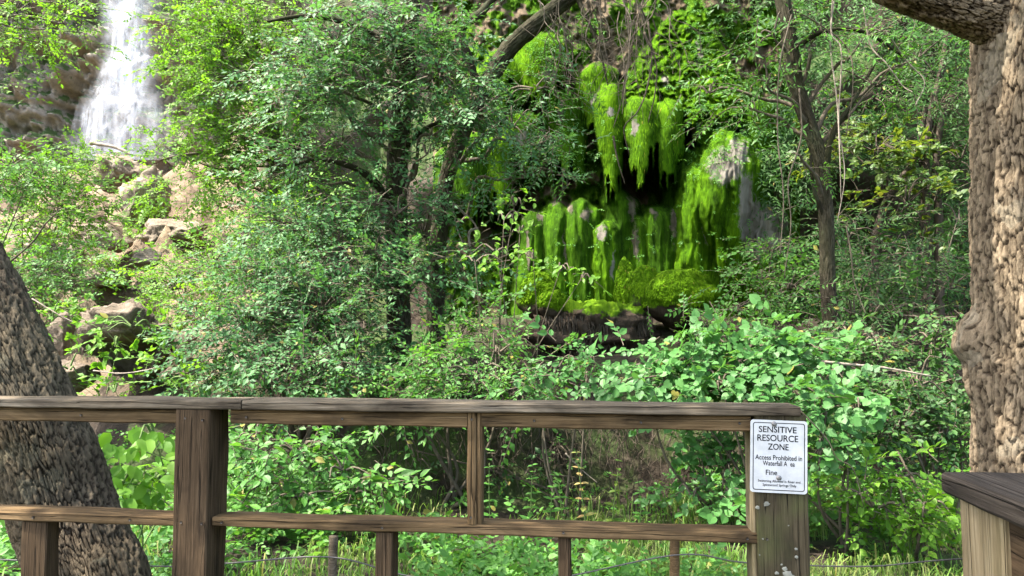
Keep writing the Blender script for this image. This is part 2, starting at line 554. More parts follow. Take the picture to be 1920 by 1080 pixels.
def boulder():
    D = 7.9; m = mpp(D); c = W(240, 645, D)
    V, F = rock_verts((0, 0, 0), (1, 1, 1), 5, 5, .34, 9)
    top = V[:, 2] > .12
    V[:, 2] = np.where(top, .12 + (V[:, 2] - .12) * .75, V[:, 2])
    front = sst(.1, -.5, V[:, 1]) * sst(.22, -.15, V[:, 2]) * sst(-.62, -.35, V[:, 0])
    V[:, 1] += front * 1.15
    V = V + norm(V) * (.05 * fbm(V * np.array([5, 5, 11]), 4, 6))[:, None]
    V = V * np.array([100 * m, 92 * m, 98 * m])
    o = link('boulder', make_mesh('boulder', V, F), ROCK_BROWN); o.location = c
    tag(o, 'big undercut tan boulder with dark shaded front above the railing', 'rock', 'tan rocks on the slope below the waterfall')


boulder()
rock('rock', 232, 330, 21.5, 62, 52, 'tan ledge rock jutting at the foot of the waterfall', 8, rot=-25, sub=5)
rock('rock', 275, 385, 18.5, 52, 66, 'tall pale rock outcrop between the bright bush and leafy tree', 12, rot=-20, sub=5)
rock('rock', 330, 445, 14.5, 62, 46, 'broad layered tan rock slab left of the sunlit tree', 14, rot=8, sub=5)
rock('rock', 195, 450, 15.0, 55, 28, 'flat pale rock in the middle of the rocky slope', 17, rot=-8)
rock('rock', 148, 415, 16.5, 22, 26, 'small upright pale rock beside the bright yellow green bush', 19)
rock('rock', 275, 492, 12.5, 38, 26, 'squared tan rock with a dark hollow under it', 21, rot=18)
rock('rock', 120, 480, 14.0, 62, 24, 'low flat rock above the leaning trunk', 23, rot=-5)
rock('rock', 205, 525, 11.5, 50, 24, 'brown rock just above the big boulder', 25)
rock('rock', 118, 625, 8.8, 34, 42, 'rough brown rock left of the big boulder', 27, ROCK_BROWN)
rock('rock', 130, 700, 7.6, 48, 34, 'dark brown rock below and left of the big boulder', 29, ROCK_BROWN)
rock('rock', 345, 640, 8.4, 26, 26, 'small tan rock right of the big boulder', 33)
rock('rock', 320, 705, 7.6, 30, 22, 'small dark rock under the big boulder by the rail', 35, ROCK_BROWN)
rock('rock', 60, 460, 15.5, 60, 30, 'pale rock half hidden by the far bright bush', 37)


# ---------------------------------------------------------------- waterfall
def water_mat(name, scale, lo, hi, dens=1.0, base_a=.0):
    m = NT(name)
    a = m.n('Attribute', attribute_name='edge')
    f = m.noise(scale, vec=(1, 1, .07), detail=7, rough=.72, dist=.2)
    f2 = m.noise(scale * .22, vec=(1, 1, .3), detail=3)
    k = m.math('ADD', m.math('MULTIPLY', f, .75), m.math('MULTIPLY', f2, .35))
    al = m.math('MULTIPLY', m.ramp(k, [(lo, (base_a,) * 3), (hi, (dens, dens, dens))]), a.outputs['Fac'])
    d = m.n('BsdfDiffuse'); d.inputs[0].default_value = (.66, .70, .76, 1)
    t = m.n('BsdfTranslucent'); t.inputs[0].default_value = (.66, .70, .76, 1)
    mx = m.n('MixShader', i_0=.4); m.set(mx.inputs[1], d.outputs[0]); m.set(mx.inputs[2], t.outputs[0])
    tr = m.n('BsdfTransparent')
    m2 = m.n('MixShader'); m.set(m2.inputs[0], al); m.set(m2.inputs[1], tr.outputs[0]); m.set(m2.inputs[2], mx.outputs[0])
    return m.done(m2.outputs[0])


WATER = [water_mat('falling_water', 3.4, .45, .68, .80, .16), water_mat('falling_water_spray', 9, .49, .72, .65, .04), water_mat('falling_water_veil', 1.2, .38, .75, .40, .12)]


def build_waterfall():
    D = 30.2
    rowsL = [(-60, 190), (0, 188), (50, 182), (100, 182), (150, 163), (200, 143), (250, 130), (300, 122)]
    rowsR = [(-60, 300), (0, 300), (50, 304), (100, 310), (150, 318), (200, 326), (250, 326), (300, 318)]
    base = W(210, 292, D)
    root = empty('waterfall', base, 'tall white waterfall fanning out over the sunlit cliff', 'waterfall')
    ny, nx = 120, 60
    for k, (dd, mat, shr) in enumerate([(0, WATER[0], 0.0), (-.35, WATER[1], .12), (-.8, WATER[2], -.12)]):
        ys = np.linspace(-60, 300, ny)
        l = np.interp(ys, *zip(*rowsL)); r = np.interp(ys, *zip(*rowsR))
        s = np.linspace(0, 1, nx)
        PX = l[:, None] * (1 - s) + r[:, None] * s
        mid = (l + r)[:, None] / 2
        PX = mid + (PX - mid) * (1 - shr)
        PY = ys[:, None] * np.ones(nx)
        q = np.stack([PX * .03, PY * .012, PX * 0 + k * 9], -1)
        DD = D + dd - .9 * sst(0, 300, PY) - .5 * np.sin(s * np.pi)[None] + .25 * fbm(q, 4, 70 + k) - .4 * sst(105, 112, PY + 12 * fbm(q * 1.5, 2, 77)) - .35 * sst(180, 190, PY + 16 * fbm(q * 1.5, 2, 79))
        V = np.array([[W(PX[i, j], PY[i, j], DD[i, j]) for j in range(nx)] for i in range(ny)]).reshape(-1, 3)
        en = .30 * fbm(np.stack([PX * .004, PY * .018, PX * 0 + k * 5], -1), 4, 85 + k)
        e = np.minimum(sst(0, .3, s[None] + en * .5), sst(0, .3, 1 - s[None] + en * .5))
        i = np.arange(ny - 1)[:, None] * nx; j = np.arange(nx - 1)[None]
        F = np.stack([i + j, i + nx + j, i + nx + j + 1, i + j + 1], -1).reshape(-1, 4)
        e = e * (1 - .4 * sst(.55, 1, s + .15 * fbm(np.stack([PX * 0, PY * .02, PX * 0], -1), 3, 90))) * (.75 + .5 * fbm(np.stack([PX * .05, PY * .012, PX * 0 + k], -1), 3, 95))
        part('water_sheet', V, F, mat, root, attr={'edge': np.clip(e, 0, 1)})


build_waterfall()


# ---------------------------------------------------------------- leaves and sprays
def leaf_tpl(kind):
    if kind == 'small':      # 4 triangles, folded
        V = np.array([[0, 0, 0], [.42, .27, .045], [.42, -.27, .045], [1, 0, -.06], [.5, 0, 0]], float)
        F = np.array([[0, 4, 1], [1, 4, 3], [0, 2, 4], [2, 3, 4]])
    elif kind == 'lance':
        V = np.array([[0, 0, 0], [.38, .15, .03], [.38, -.15, .03], [1, 0, -.10], [.45, 0, 0]], float)
        F = np.array([[0, 4, 1], [1, 4, 3], [0, 2, 4], [2, 3, 4]])
    elif kind == 'ovate':
        V = np.array([[0, 0, 0], [.18, .24, .03], [.55, .28, .04], [1, 0, -.10], [.55, -.28, .04], [.18, -.24, .03], [.3, 0, -.01], [.65, 0, -.03]], float)
        F = np.array([[0, 6, 1], [1, 6, 2], [2, 6, 7], [2, 7, 3], [3, 7, 4], [4, 7, 6], [4, 6, 5], [5, 6, 0]])
    else:                    # heart-shaped vine leaf
        h = [(.04, 0), (-.10, .20), (.08, .42), (.36, .47), (.62, .36), (.80, .20), (1.0, 0)]
        o = h + [(x, -y) for x, y in h[-2:0:-1]]
        V = [[x, y, .10 * abs(y) - .10 * x * x] for x, y in o] + [[.35, 0, -.03]]
        V = np.array(V, float); n = len(o); c = n
        F = np.array([[c, (i + 1) % n, i] for i in range(n)])[:, ::-1]
    return V, F


def basis(x, n):
    x = norm(x); y = norm(np.cross(n, x)); z = np.cross(x, y)
    return np.stack([x, y, z], -1)       # columns


def spray(kind, arr, nl, length, L, seed):
    """a twig along +X of the given length with nl leaves; returns leaf verts/tris and twig verts/quads"""
    rg = np.random.default_rng(seed)
    lv, lf = leaf_tpl(kind)
    A = Acc()
    curve = lambda t: np.array([length * t, rg_b * length * .12 * math.sin(t * 2.6), -.16 * length * t * t])
    rg_b = rg.uniform(-1, 1)
    for i in range(nl):
        if arr == 'alt':
            t = .12 + .88 * (i + .5) / nl; side = 1 if i % 2 else -1
            ang = side * rg.uniform(.55, 1.15)
            if i == nl - 1: ang = 0
        elif arr == 'opp':
            t = .2 + .8 * (i // 2) / max(1, (nl - 1) // 2); side = 1 if i % 2 else -1
            ang = side * rg.uniform(.8, 1.15)
            if i == nl - 1: ang = 0
        else:                # palmate / whorl
            t = .75 + .25 * rg.random(); ang = rg.uniform(-2.4, 2.4)
        d = np.array([math.cos(ang), math.sin(ang), rg.normal(-.12, .18)])
        n = np.array([rg.normal(0, .28), rg.normal(0, .28), 1])
        B = basis(d, n); s = L * rg.uniform(.48, 1.22)
        A.add((lv * s) @ B.T + curve(t), lf)
    tv, tf = tube([curve(0), curve(.33), curve(.66), curve(1)], [length * .011 + .0012, .0012], 3, 3, cap=False)
    V, F = A.get()
    return V, F[0], tv, tf[0]


SPRAYS = {}


def sprays_for(kind, arr, nl, length, L, nvar=9):
    key = (kind, arr, nl, length, L)
    if key not in SPRAYS:
        SPRAYS[key] = [spray(kind, arr, nl, length, L, 900 + i) for i in range(nvar)]
    return SPRAYS[key]


def stamp(tpls, idx, B, P, S, leafA, twigA):
    for k in range(len(tpls)):
        sel = np.where(idx == k)[0]
        if not len(sel):
            continue
        lv, lf, tv, tf = tpls[k]
        for (v, f, A) in ((lv, lf, leafA), (tv, tf, twigA)):
            if A is None:
                continue
            VV = np.einsum('nij,vj->nvi', B[sel], v) * S[sel][:, None, None] + P[sel][:, None]
            FF = f[None] + (np.arange(len(sel)) * len(v))[:, None, None]
            A.add(VV.reshape(-1, 3), FF.reshape(-1, f.shape[1]))


STY = {   # leaf kind, arrangement, leaves per spray, spray length factor, leaf size
    'elm': ('small', 'alt', 11, 5.2),
    'ash': ('lance', 'opp', 11, 4.0),
    'broad': ('ovate', 'alt', 7, 3.4),
    'vine': ('heart', 'alt', 5, 3.2),
    'maple': ('ovate', 'whorl', 7, 2.4),
}
LEAVES = [0]
COVER = 1.7


def clump_world(cl):
    px, py, D, rx, ry = cl[:5]
    rd = cl[5] if len(cl) > 5 else None
    m = mpp(D)
    return W(px, py, D), np.array([rx * m, rd if rd else .6 * (rx + ry) * .5 * m + .12, ry * m])


def foliage(clumps, style, L, cover, leafA, twigA, branchA, attach=None, up=.75, tocam=.35, droop=.25, seed=1, hang=0.0):
    rg = np.random.default_rng(seed)
    kind, arr, nl, lf = STY[style]
    tpls = sprays_for(kind, arr, nl, round(L * lf, 4), L)
    for cl in clumps:
        c, r = clump_world(cl)
        dens = cl[6] if len(cl) > 6 else 1.0
        area = math.pi * r[0] * r[2]
        nleaf = COVER * cover * dens * area / (.30 * L * L)
        nsp = max(4, int(nleaf / nl)); LEAVES[0] += nsp * nl
        nsub = max(3, int(nsp / 9))
        u = norm(rg.normal(size=(nsub, 3))) * (rg.uniform(.12, 1, size=(nsub, 1)) ** .45)
        jag = 1 + .28 * vnoise(u * 2.2 + seed * 3.7, seed)
        sub = c + u * r * jag[:, None]
        which = rg.integers(0, nsub, nsp)
        spread = L * lf * .55
        P = sub[which] + rg.normal(size=(nsp, 3)) * spread * np.array([1, 1, .55])
        out = norm(u[which] * np.array([1, 1, .6]) + rg.normal(size=(nsp, 3)) * .65)
        d = out + np.array([0, 0, -droop]); d[:, 2] *= .6
        if hang:
            d = d * (1 - hang) + np.array([0, 0, -1.0]) * hang
        d = norm(d)
        cam_v = norm(CAMP - P)
        n = np.array([0, 0, up]) + cam_v * tocam + rg.normal(size=(nsp, 3)) * .28
        B = basis(d, norm(n)); S = rg.uniform(.62, 1.35, nsp)
        stamp(tpls, rg.integers(0, len(tpls), nsp), B, P, S, leafA, twigA)
        if branchA is not None:
            a0 = np.asarray(attach if attach is not None else c - np.array([0, 0, r[2]]))
            for k in range(min(nsub, 26)):
                e = sub[k]; st = c + (u[k] * r) * .12
                midp = (st + e) / 2 + rg.normal(size=3) * .08 * np.linalg.norm(e - st) + np.array([0, 0, .06])
                V, F = tube([st, midp, e], [.011, .004], 4, 6, cap=False); branchA.add(V, F)


def limb(A, a, b, r0, r1, seed, sag=.12):
    rg = np.random.default_rng(seed)
    a = np.asarray(a, float); b = np.asarray(b, float); d = b - a; L = np.linalg.norm(d)
    pts = [a]
    for t in (.25, .5, .75):
        pts.append(a + d * t + rg.normal(size=3) * L * .05 + np.array([0, 0, sag * L * math.sin(t * math.pi)]))
    pts.append(b)
    V, F = tube(pts, [r0, r1], 7, 16, rough=.15, seed=seed)
    A.append((V, F)) if isinstance(A, list) else A.add(V, F)


def shrub(name, label, cat, base, clumps, style='elm', L=.06, mat=None, cover=2.6, group=None, stem_mat=None, stems=4, seed=1, stem_r=.014, **kw):
    """a rooted plant: stems, twigs and foliage"""
    mat = mat or L_MID
    root = empty(name, base, label, cat, group)
    la, ta, ba = Acc(), Acc(), Acc()
    foliage(clumps, style, L, cover, la, ta, ba, seed=seed, **kw)
    rg = np.random.default_rng(seed + 99)
    for cl in clumps:
        c, r = clump_world(cl)
        V, F = tube([np.array(base) + rg.normal(size=3) * [.06, .06, 0], np.array(base) * .55 + c * .45 + rg.normal(size=3) * .1, c + [0, 0, r[2] * .3]], [stem_r, stem_r * .35], 6, 12)
        part('stem', V, F, stem_mat or BARK_SMALL, root)
    V, F = la.get(); part('foliage', V, F, mat, root, smooth=False, kind='stuff')
    V, F = ta.get()
    if ba.n:
        V2, F2 = ba.get(); b = Acc(); b.add(V, F); b.add(V2, F2); V, F = b.get()
    part('twigs', V, F, stem_mat or BARK_SMALL, root, kind='stuff')
    return root


def gz(px, D):
    """ground point under a photo column at distance D"""
    x = (px - 960) / FPX * D
    return np.array([x, D, float(H(x, D)) - .03])


# ---------------------------------------------------------------- trunks with real bark plates
def trunk(pts, rad, nth, nh, cells, aspect, depth, seed, bumps=(), thc=-2.1, warp=.55):
    P = spline(pts, nh)
    rr = np.interp(np.linspace(0, 1, nh), np.linspace(0, 1, len(rad)), rad)
    T = norm(np.gradient(P, axis=0)); N = norm(np.cross(np.cross(T[0], [1, 0, 0]), T[0]))
    N = norm(np.array([1.0, 0, 0]) - T[0] * T[0][0]); Ns = []
    for t in T:
        N = norm(N - t * np.dot(N, t)); Ns.append(N)
    Ns = np.array(Ns); B = np.cross(T, Ns)
    th = np.linspace(0, 2 * np.pi, nth, endpoint=False)
    th = th - .68 * np.sin(th - thc)
    TH = th[None] * np.ones((nh, 1))
    seg = np.concatenate([[0], np.cumsum(np.linalg.norm(np.diff(P, axis=0), axis=1))])
    S = seg[:, None] * np.ones((1, nth))
    cellw = 2 * np.pi * np.mean(rr) / cells
    q = np.stack([np.cos(TH) * 3, np.sin(TH) * 3, S * 3], -1)
    u = TH / (2 * np.pi) * cells + warp * fbm(q * 2.2, 3, seed + 1)
    v = S / (cellw * aspect) + warp * fbm(q * 2.2 + 9, 3, seed + 2)
    f1, f2, idv = worley(u, v, cells, seed, .34, .95)
    ridge = sst(.01, .13, f2 - f1)
    f1b, f2b, _ = worley(u * 2, v * 2.2, cells * 2, seed + 31)
    fur = np.abs(fbm(np.stack([np.cos(TH) * rr.mean() * 16, np.sin(TH) * rr.mean() * 16, S * 4.5], -1), 3, seed + 33))
    fine = sst(.01, .2, f2b - f1b)
    disp = depth * (1.1 * np.minimum(fur * 2, 1) - .6) * .8 + depth * (ridge * (.55 + .8 * idv) + .22 * fine * ridge) + depth * .22 * fbm(q * np.array([24, 24, 14]), 3, seed + 5)
    big = fbm(q * .35, 3, seed + 8) * .05 * rr[:, None]
    rad2 = rr[:, None] + disp - depth * .8 + big
    for (t0, s0, amp, wt, ws) in bumps:
        g = np.exp(-(((np.angle(np.exp(1j * (TH - t0))) / wt) ** 2 + ((S - s0) / ws) ** 2) ** 2.2))
        rad2 = rad2 + amp * g * (1 + .10 * fbm(q * 6, 2, seed + 13))
    ring = Ns[:, None] * np.cos(TH)[..., None] + B[:, None] * np.sin(TH)[..., None]
    V = (P[:, None] + ring * rad2[..., None]).reshape(-1, 3)
    i = np.arange(nh - 1)[:, None] * nth; j = np.arange(nth)[None]
    F = np.stack([i + j, i + (j + 1) % nth, i + nth + (j + 1) % nth, i + nth + j], -1).reshape(-1, 4)
    rv = np.clip(sst(.05, .24, f2 - f1) * (.62 + .38 * fine) * (.55 + .6 * idv), 0, 1)
    return V, F, rv.ravel()


def big_trunks():
    # pale oak by the side rail
    base = np.array([2.06, 2.80, -.05])
    root = empty('oak_tree', base, 'thick pale oak trunk with plated bark and a knobbly burl at the right edge', 'tree')
    V, F, a = trunk([(2.10, 2.82, -.05), (2.07, 2.80, .6), (2.065, 2.79, 1.3), (2.055, 2.78, 2.0), (2.085, 2.78, 2.6), (2.16, 2.80, 3.4)], [.40, .365, .352, .345, .335, .32], 280, 440, 112, 3.6, .012, 3, warp=.7, thc=-2.6, bumps=[(2.80, 1.53, .055, .32, .085), (2.9, 1.40, .03, .3, .12)])
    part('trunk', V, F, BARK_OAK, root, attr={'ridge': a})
    # limb to the left at the top of the frame
    V, F, a = trunk([(2.02, 2.80, 2.45), (1.83, 2.78, 2.62), (1.58, 2.74, 2.69), (1.25, 2.66, 2.78), (.8, 2.5, 3.0), (.2, 2.3, 3.5)], [.15, .105, .085, .075, .06, .035], 130, 240, 30, 2.2, .009, 5, thc=-1.9)
    part('branch', V, F, BARK_OAK, root, attr={'ridge': a})
    la, ta, ba = Acc(), Acc(), Acc()
    over = [(2.6, 2.6, 6.2, 1.6), (1.2, 1.6, 6.6, 1.5), (3.8, 3.8, 6.6, 1.6), (.2, 1.0, 5.6, 1.0)]  # oak's unseen crown, spread wider to block sun over the railing
    foliage_world(over, 'broad', .11, .9, la, ta, ba, 41)
    V, F = la.get(); part('crown', V, F, L_MID, root, smooth=False, kind='stuff')
    for i, c in enumerate(over):
        l = []; limb(l, (2.10, 2.80, 3.3), c[:3], .17, .04, 300 + i); part('branch', l[0][0], l[0][1], BARK_OAK, root)
    # leaning dark trunk on the left
    D = 2.75
    pr = [W(196, 1150, D - .05), W(134, 1000, D), W(80, 850, D), W(15, 700, D), W(-62, 540, D + .05), W(-150, 350, D + .1), W(-235, 160, D + .2)]
    base = np.array(pr[0]); base[2] = -.05
    bb = np.array([base[0] + .10, base[1], -.05])
    root = empty('leaning_tree', bb, 'dark grey leaning tree trunk with furrowed bark behind the left railing', 'tree')
    V, F, a = trunk([bb, (pr[0] + bb) / 2 + [-.02, 0, 0], *pr], [.18, .17, .164, .163, .162, .160, .158, .15], 200, 380, 84, 4.4, .0085, 9, thc=-1.2, warp=.7)
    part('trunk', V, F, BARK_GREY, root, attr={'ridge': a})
    la, ta, ba = Acc(), Acc(), Acc()
    top = W(-440, -400, D + .6)
    V, F = tube([pr[-1] - .1 * (top - pr[-1]), (pr[-1] + top) / 2 + [.05, 0, 0], top], [.165, .15, .11], 24, 60, rough=.1, seed=4)
    part('branch', V, F, BARK_GREY, root)
    over = [(top[0], top[1], top[2] + .6, 1.1), (top[0] + 1.2, top[1] + .6, top[2] + .9, 1.1), (-3.0, 1.6, 6.0, 1.5), (-1.3, 1.2, 6.3, 1.6), (.2, .9, 6.6, 1.4), (-3.2, .2, 6.2, 1.5), (-1.4, 2.9, 6.6, 1.2)]  # unseen crown, with extra clumps added to keep sun off the foreground
    foliage_world(over, 'broad', .13, 1.5, la, ta, ba, 43)
    V, F = la.get(); part('crown', V, F, L_MID, root, smooth=False, kind='stuff')
    for i, c in enumerate(over):
        l = []; limb(l, top, c[:3], .08, .03, 330 + i); part('branch', l[0][0], l[0][1], BARK_GREY, root)


def foliage_world(balls, style, L, cover, la, ta, ba, seed, flat=.6, up=.9):
    """crown clumps given as world balls (x, y, z, radius)"""
    rg = np.random.default_rng(seed)
    kind, arr, nl, lf = STY[style]
    tpls = sprays_for(kind, arr, nl, round(L * lf, 4), L)
    for (x, y, z, r) in balls:
        nsp = int(cover * math.pi * r * r / (.30 * L * L) / nl); LEAVES[0] += nsp * nl
        nsub = max(4, nsp // 9)
        u = norm(rg.normal(size=(nsub, 3))) * (rg.uniform(.1, 1, (nsub, 1)) ** .45)
        sub = np.array([x, y, z]) + u * r * np.array([1, 1, flat]) * (1 + .3 * vnoise(u * 2 + seed, seed))[:, None]
        w = rg.integers(0, nsub, nsp)
        P = sub[w] + rg.normal(size=(nsp, 3)) * L * lf * .5
        d = norm(u[w] + rg.normal(size=(nsp, 3)) * .7 + [0, 0, -.2])
        n = np.array([0, 0, up]) + rg.normal(size=(nsp, 3)) * .3
        stamp(tpls, rg.integers(0, len(tpls), nsp), basis(d, norm(n)), P, rg.uniform(.75, 1.25, nsp), la, ta)


big_trunks()


# ---------------------------------------------------------------- mossy tufa
def strands(A, V, N, F, count, seed, ln=(.05, .13), wd=.010, zmin=None):
    """short hanging moss strands on a surface"""
    rg = np.random.default_rng(seed)
    tri = V[F[:, :3]]
    ar = np.linalg.norm(np.cross(tri[:, 1] - tri[:, 0], tri[:, 2] - tri[:, 0]), axis=1)
    nrm = norm(np.cross(tri[:, 1] - tri[:, 0], tri[:, 2] - tri[:, 0]))
    face_cam = np.einsum('ij,ij->i', nrm, norm(CAMP - tri[:, 0]))
    w = ar * np.clip(face_cam + .35, 0, 1); w = w / w.sum()
    k = rg.choice(len(F), count, p=w)
    a, b = rg.random(count), rg.random(count); s = a + b > 1; a[s] = 1 - a[s]; b[s] = 1 - b[s]
    P = tri[k, 0] + a[:, None] * (tri[k, 1] - tri[k, 0]) + b[:, None] * (tri[k, 2] - tri[k, 0])
    n = nrm[k]
    down = np.array([0, 0, -1.0]) - n * (-n[:, 2])[:, None]
    down = norm(down + rg.normal(size=(count, 3)) * .18 + np.array([0, 0, -.25]))
    side = norm(np.cross(n, down)); L = rg.uniform(*ln, count)[:, None]; wv = (wd * rg.uniform(.6, 1.3, count))[:, None]
    lift = n * (wd * rg.uniform(.4, 1.6, count))[:, None]
    v0 = P + side * wv; v1 = P - side * wv
    v2 = P + down * L * .55 + lift * 1.6 - side * wv * .8; v3 = P + down * L * .55 + lift * 1.6 + side * wv * .8
    v4 = P + down * L + lift * .6
    VV = np.stack([v0, v1, v2, v3, v4], 1).reshape(-1, 3)
    o = (np.arange(count) * 5)[:, None]
    A.add(VV, [np.hstack([o, o + 1, o + 2, o + 3]), np.hstack([o + 3, o + 2, o + 4])])


def Wv(px, py, D):
    dx = (px - 960) / FPX; dy = (540 - py) / FPX
    k = D / (CT - dy * ST)
    return np.stack([dx * k, D + 0 * dx, CAMZ + (ST + dy * CT) * k], -1)


def n2(x, y, oct=3, seed=0):
    return fbm(np.stack([x, y, x * 0 + .37], -1), oct, seed)


def components(idm, small=90):
    """connected patches of equal id (4-neighbour); patches under the size limit join the patch beside them"""
    ny, nx = idm.shape
    for _ in range(3):
        comp = -np.ones(idm.shape, int); n = 0; changed = False
        for y0 in range(ny):
            for x0 in range(nx):
                if comp[y0, x0] >= 0:
                    continue
                v = idm[y0, x0]; st = [(y0, x0)]; comp[y0, x0] = n; cells = []; nb = -1
                while st:
                    y, x = st.pop(); cells.append((y, x))
                    for b, a in ((y + 1, x), (y - 1, x), (y, x + 1), (y, x - 1)):
                        if 0 <= b < ny and 0 <= a < nx:
                            if idm[b, a] == v:
                                if comp[b, a] < 0:
                                    comp[b, a] = n; st.append((b, a))
                            else:
                                nb = idm[b, a]
                if len(cells) < small and nb >= 0:
                    for (y, x) in cells:
                        idm[y, x] = nb
                    changed = True
                n += 1
        if not changed:
            break
    return comp, n


def build_tufa():
    base = gz(1230, 10.6)
    root = empty('tufa_formation', base, 'bright green moss covered tufa formation with hanging curtains and rounded domes', 'rock formation')
    B, K = (MOSS, STRAND), (MOSS_DK, STRAND_DK)
    PX, PY = np.meshgrid(np.arange(812, 1502, 2.0), np.arange(-34, 646, 2.0)); ny, nx = PX.shape
    wx = PX + 5 * n2(PX * .022, PY * .022, 3, 401) + 2 * n2(PX * .09, PY * .06, 2, 402)
    wy = PY + 8 * n2(PX * .022, PY * .022, 3, 403) + 3 * n2(PX * .09, PY * .06, 2, 404)
    cave = np.exp(-((PX - 1215) / 42) ** 2 - ((PY - 345) / 28) ** 2) * .55 + np.exp(-((PX - 955) / 36) ** 2 - ((PY - 395) / 60) ** 2) * .8 + np.exp(-((PX - 1446) / 13) ** 2 - ((PY - 322) / 30) ** 2) * .7 + np.exp(-((PX - 1287) / 12) ** 2 - ((PY - 275) / 55) ** 2) * .6
    DW = 11.1 - .16 * n2(PX * .012, PY * .010, 5, 405) - .16 * np.abs(n2(PX * .05, PY * .03, 3, 406)) - .05 * n2(PX * .15, PY * .15, 3, 407) + cave + .0009 * np.maximum(0, 200 - PY)
    # name, cx, y0, y1, hw, bulge, offset, kind, bare patches, materials
    spec = [
        ('moss_apron', 1292, 18, 232, 0, 0, 0, 'apron', [(1310, 100, 10, 60), (1245, 150, 12, 14)], B),
        ('moss_curtain', 1146, 160, 402, 30, .26, .62, 'curtain', [(1150, 215, 12, 16)], B),
        ('moss_curtain', 1204, 180, 362, 33, .30, .72, 'curtain', [(1188, 245, 10, 34)], B),
        ('moss_curtain', 1250, 185, 372, 36, .26, .62, 'curtain', [], B),
        ('moss_curtain', 1120, 120, 250, 40, .24, .40, 'curtain', [(1118, 190, 14, 26)], B),
        ('moss_dome', 1368, 246, 560, 72, .70, .14, 'egg', [(1360, 315, 40, 42), (1386, 285, 22, 34), (1398, 390, 20, 80), (1420, 430, 20, 70)], B),
        ('moss_dome', 1304, 306, 600, 50, .48, .16, 'dome', [(1320, 420, 5, 60)], B),
        ('moss_dome', 1352, 415, 600, 44, .40, .20, 'dome', [(1372, 480, 10, 50)], B),
        ('bare_tufa_knob', 1428, 380, 600, 60, .50, .05, 'dome', [(1440, 430, 60, 70), (1395, 430, 30, 50)], B),
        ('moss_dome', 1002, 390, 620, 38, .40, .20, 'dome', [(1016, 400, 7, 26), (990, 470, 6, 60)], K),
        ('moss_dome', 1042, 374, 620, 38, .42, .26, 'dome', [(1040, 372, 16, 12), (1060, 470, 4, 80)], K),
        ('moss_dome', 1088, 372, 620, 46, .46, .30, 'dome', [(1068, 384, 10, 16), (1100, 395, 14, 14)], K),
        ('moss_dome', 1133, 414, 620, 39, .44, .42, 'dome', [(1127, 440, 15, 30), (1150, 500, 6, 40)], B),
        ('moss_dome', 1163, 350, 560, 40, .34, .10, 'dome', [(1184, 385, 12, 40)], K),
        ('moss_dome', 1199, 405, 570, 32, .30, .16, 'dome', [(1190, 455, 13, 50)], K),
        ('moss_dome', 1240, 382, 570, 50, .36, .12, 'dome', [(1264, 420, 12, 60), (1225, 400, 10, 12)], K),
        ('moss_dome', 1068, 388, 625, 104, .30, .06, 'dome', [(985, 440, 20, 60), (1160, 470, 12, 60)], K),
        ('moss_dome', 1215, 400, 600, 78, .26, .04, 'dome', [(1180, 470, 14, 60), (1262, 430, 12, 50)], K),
        ('moss_dome', 1345, 268, 610, 112, .34, .02, 'dome', [(1440, 450, 40, 60)], K),
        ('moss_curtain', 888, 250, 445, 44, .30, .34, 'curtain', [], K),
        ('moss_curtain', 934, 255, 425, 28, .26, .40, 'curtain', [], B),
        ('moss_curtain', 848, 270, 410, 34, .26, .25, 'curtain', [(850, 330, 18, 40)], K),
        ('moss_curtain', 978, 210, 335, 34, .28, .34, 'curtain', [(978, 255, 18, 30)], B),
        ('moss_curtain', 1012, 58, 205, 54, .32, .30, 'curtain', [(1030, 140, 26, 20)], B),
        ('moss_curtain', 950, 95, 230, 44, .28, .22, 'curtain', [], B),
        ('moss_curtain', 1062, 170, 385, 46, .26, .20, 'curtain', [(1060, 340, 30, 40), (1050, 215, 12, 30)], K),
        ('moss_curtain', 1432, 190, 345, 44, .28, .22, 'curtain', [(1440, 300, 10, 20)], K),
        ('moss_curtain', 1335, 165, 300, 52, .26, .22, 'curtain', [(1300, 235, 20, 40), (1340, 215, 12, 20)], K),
    ]
    fields = [np.full(PX.shape, .0)]
    for k, (nm, cx, y0, y1, hw, bu, off, kind, bare, mats) in enumerate(spec):
        t = (wy - y0) / (y1 - y0); tc = np.clip(t, 0, 1)
        if kind == 'apron':
            half = 26 + np.clip(wy - y0, 0, None) * .66
            u = (wx - (cx - .12 * (wy - 20))) / half
            ins = sst(0, .12, t) * sst(1.0, .93, t + .10 * n2(PX * .05, PX * 0, 2, 430)) * np.sqrt(np.clip(1 - u * u, 0, 1))
            ph = PY / 19.0 + 1.3 * n2(PX * .03, PY * .02, 3, 431) + .35 * n2(PX * .12, PY * .05, 2, 432)
            ter = np.mod(ph, 1.0)
            h = ins * (.10 + .62 * tc) + (ins > .05) * (.14 * ter ** 1.6 + .05 * n2(PX * .1, PY * .1, 3, 433))
            h = np.where(ins > .02, h, -1)
        else:
            if kind == 'dome':
                w = np.sqrt(np.clip(1 - (1 - np.clip(tc / .17, 0, 1)) ** 2, 0, 1)) * (.86 + .26 * tc)
            elif kind == 'egg':
                w = np.sin(np.clip(tc * .92 + .04, 0, 1) ** .75 * np.pi) ** .8
            else:
                tip = 1 - .42 * np.abs(n2(PX * .10 + k, PX * 0, 2, 440 + k)) - .12 * np.abs(n2(PX * .35, PX * 0, 2, 460 + k))
                w = np.sqrt(np.clip(1 - (1 - np.clip(tc / .18, 0, 1)) ** 2, 0, 1)) * (1 - .55 * sst(.3, 1.05, t)) * (t < tip)
            u = (wx - cx) / np.maximum(hw * w, .01)
            ins = np.clip(1 - u * u, 0, 1); inside = (ins > 0) & (t > 0) & (t < 1) & (w > .02)
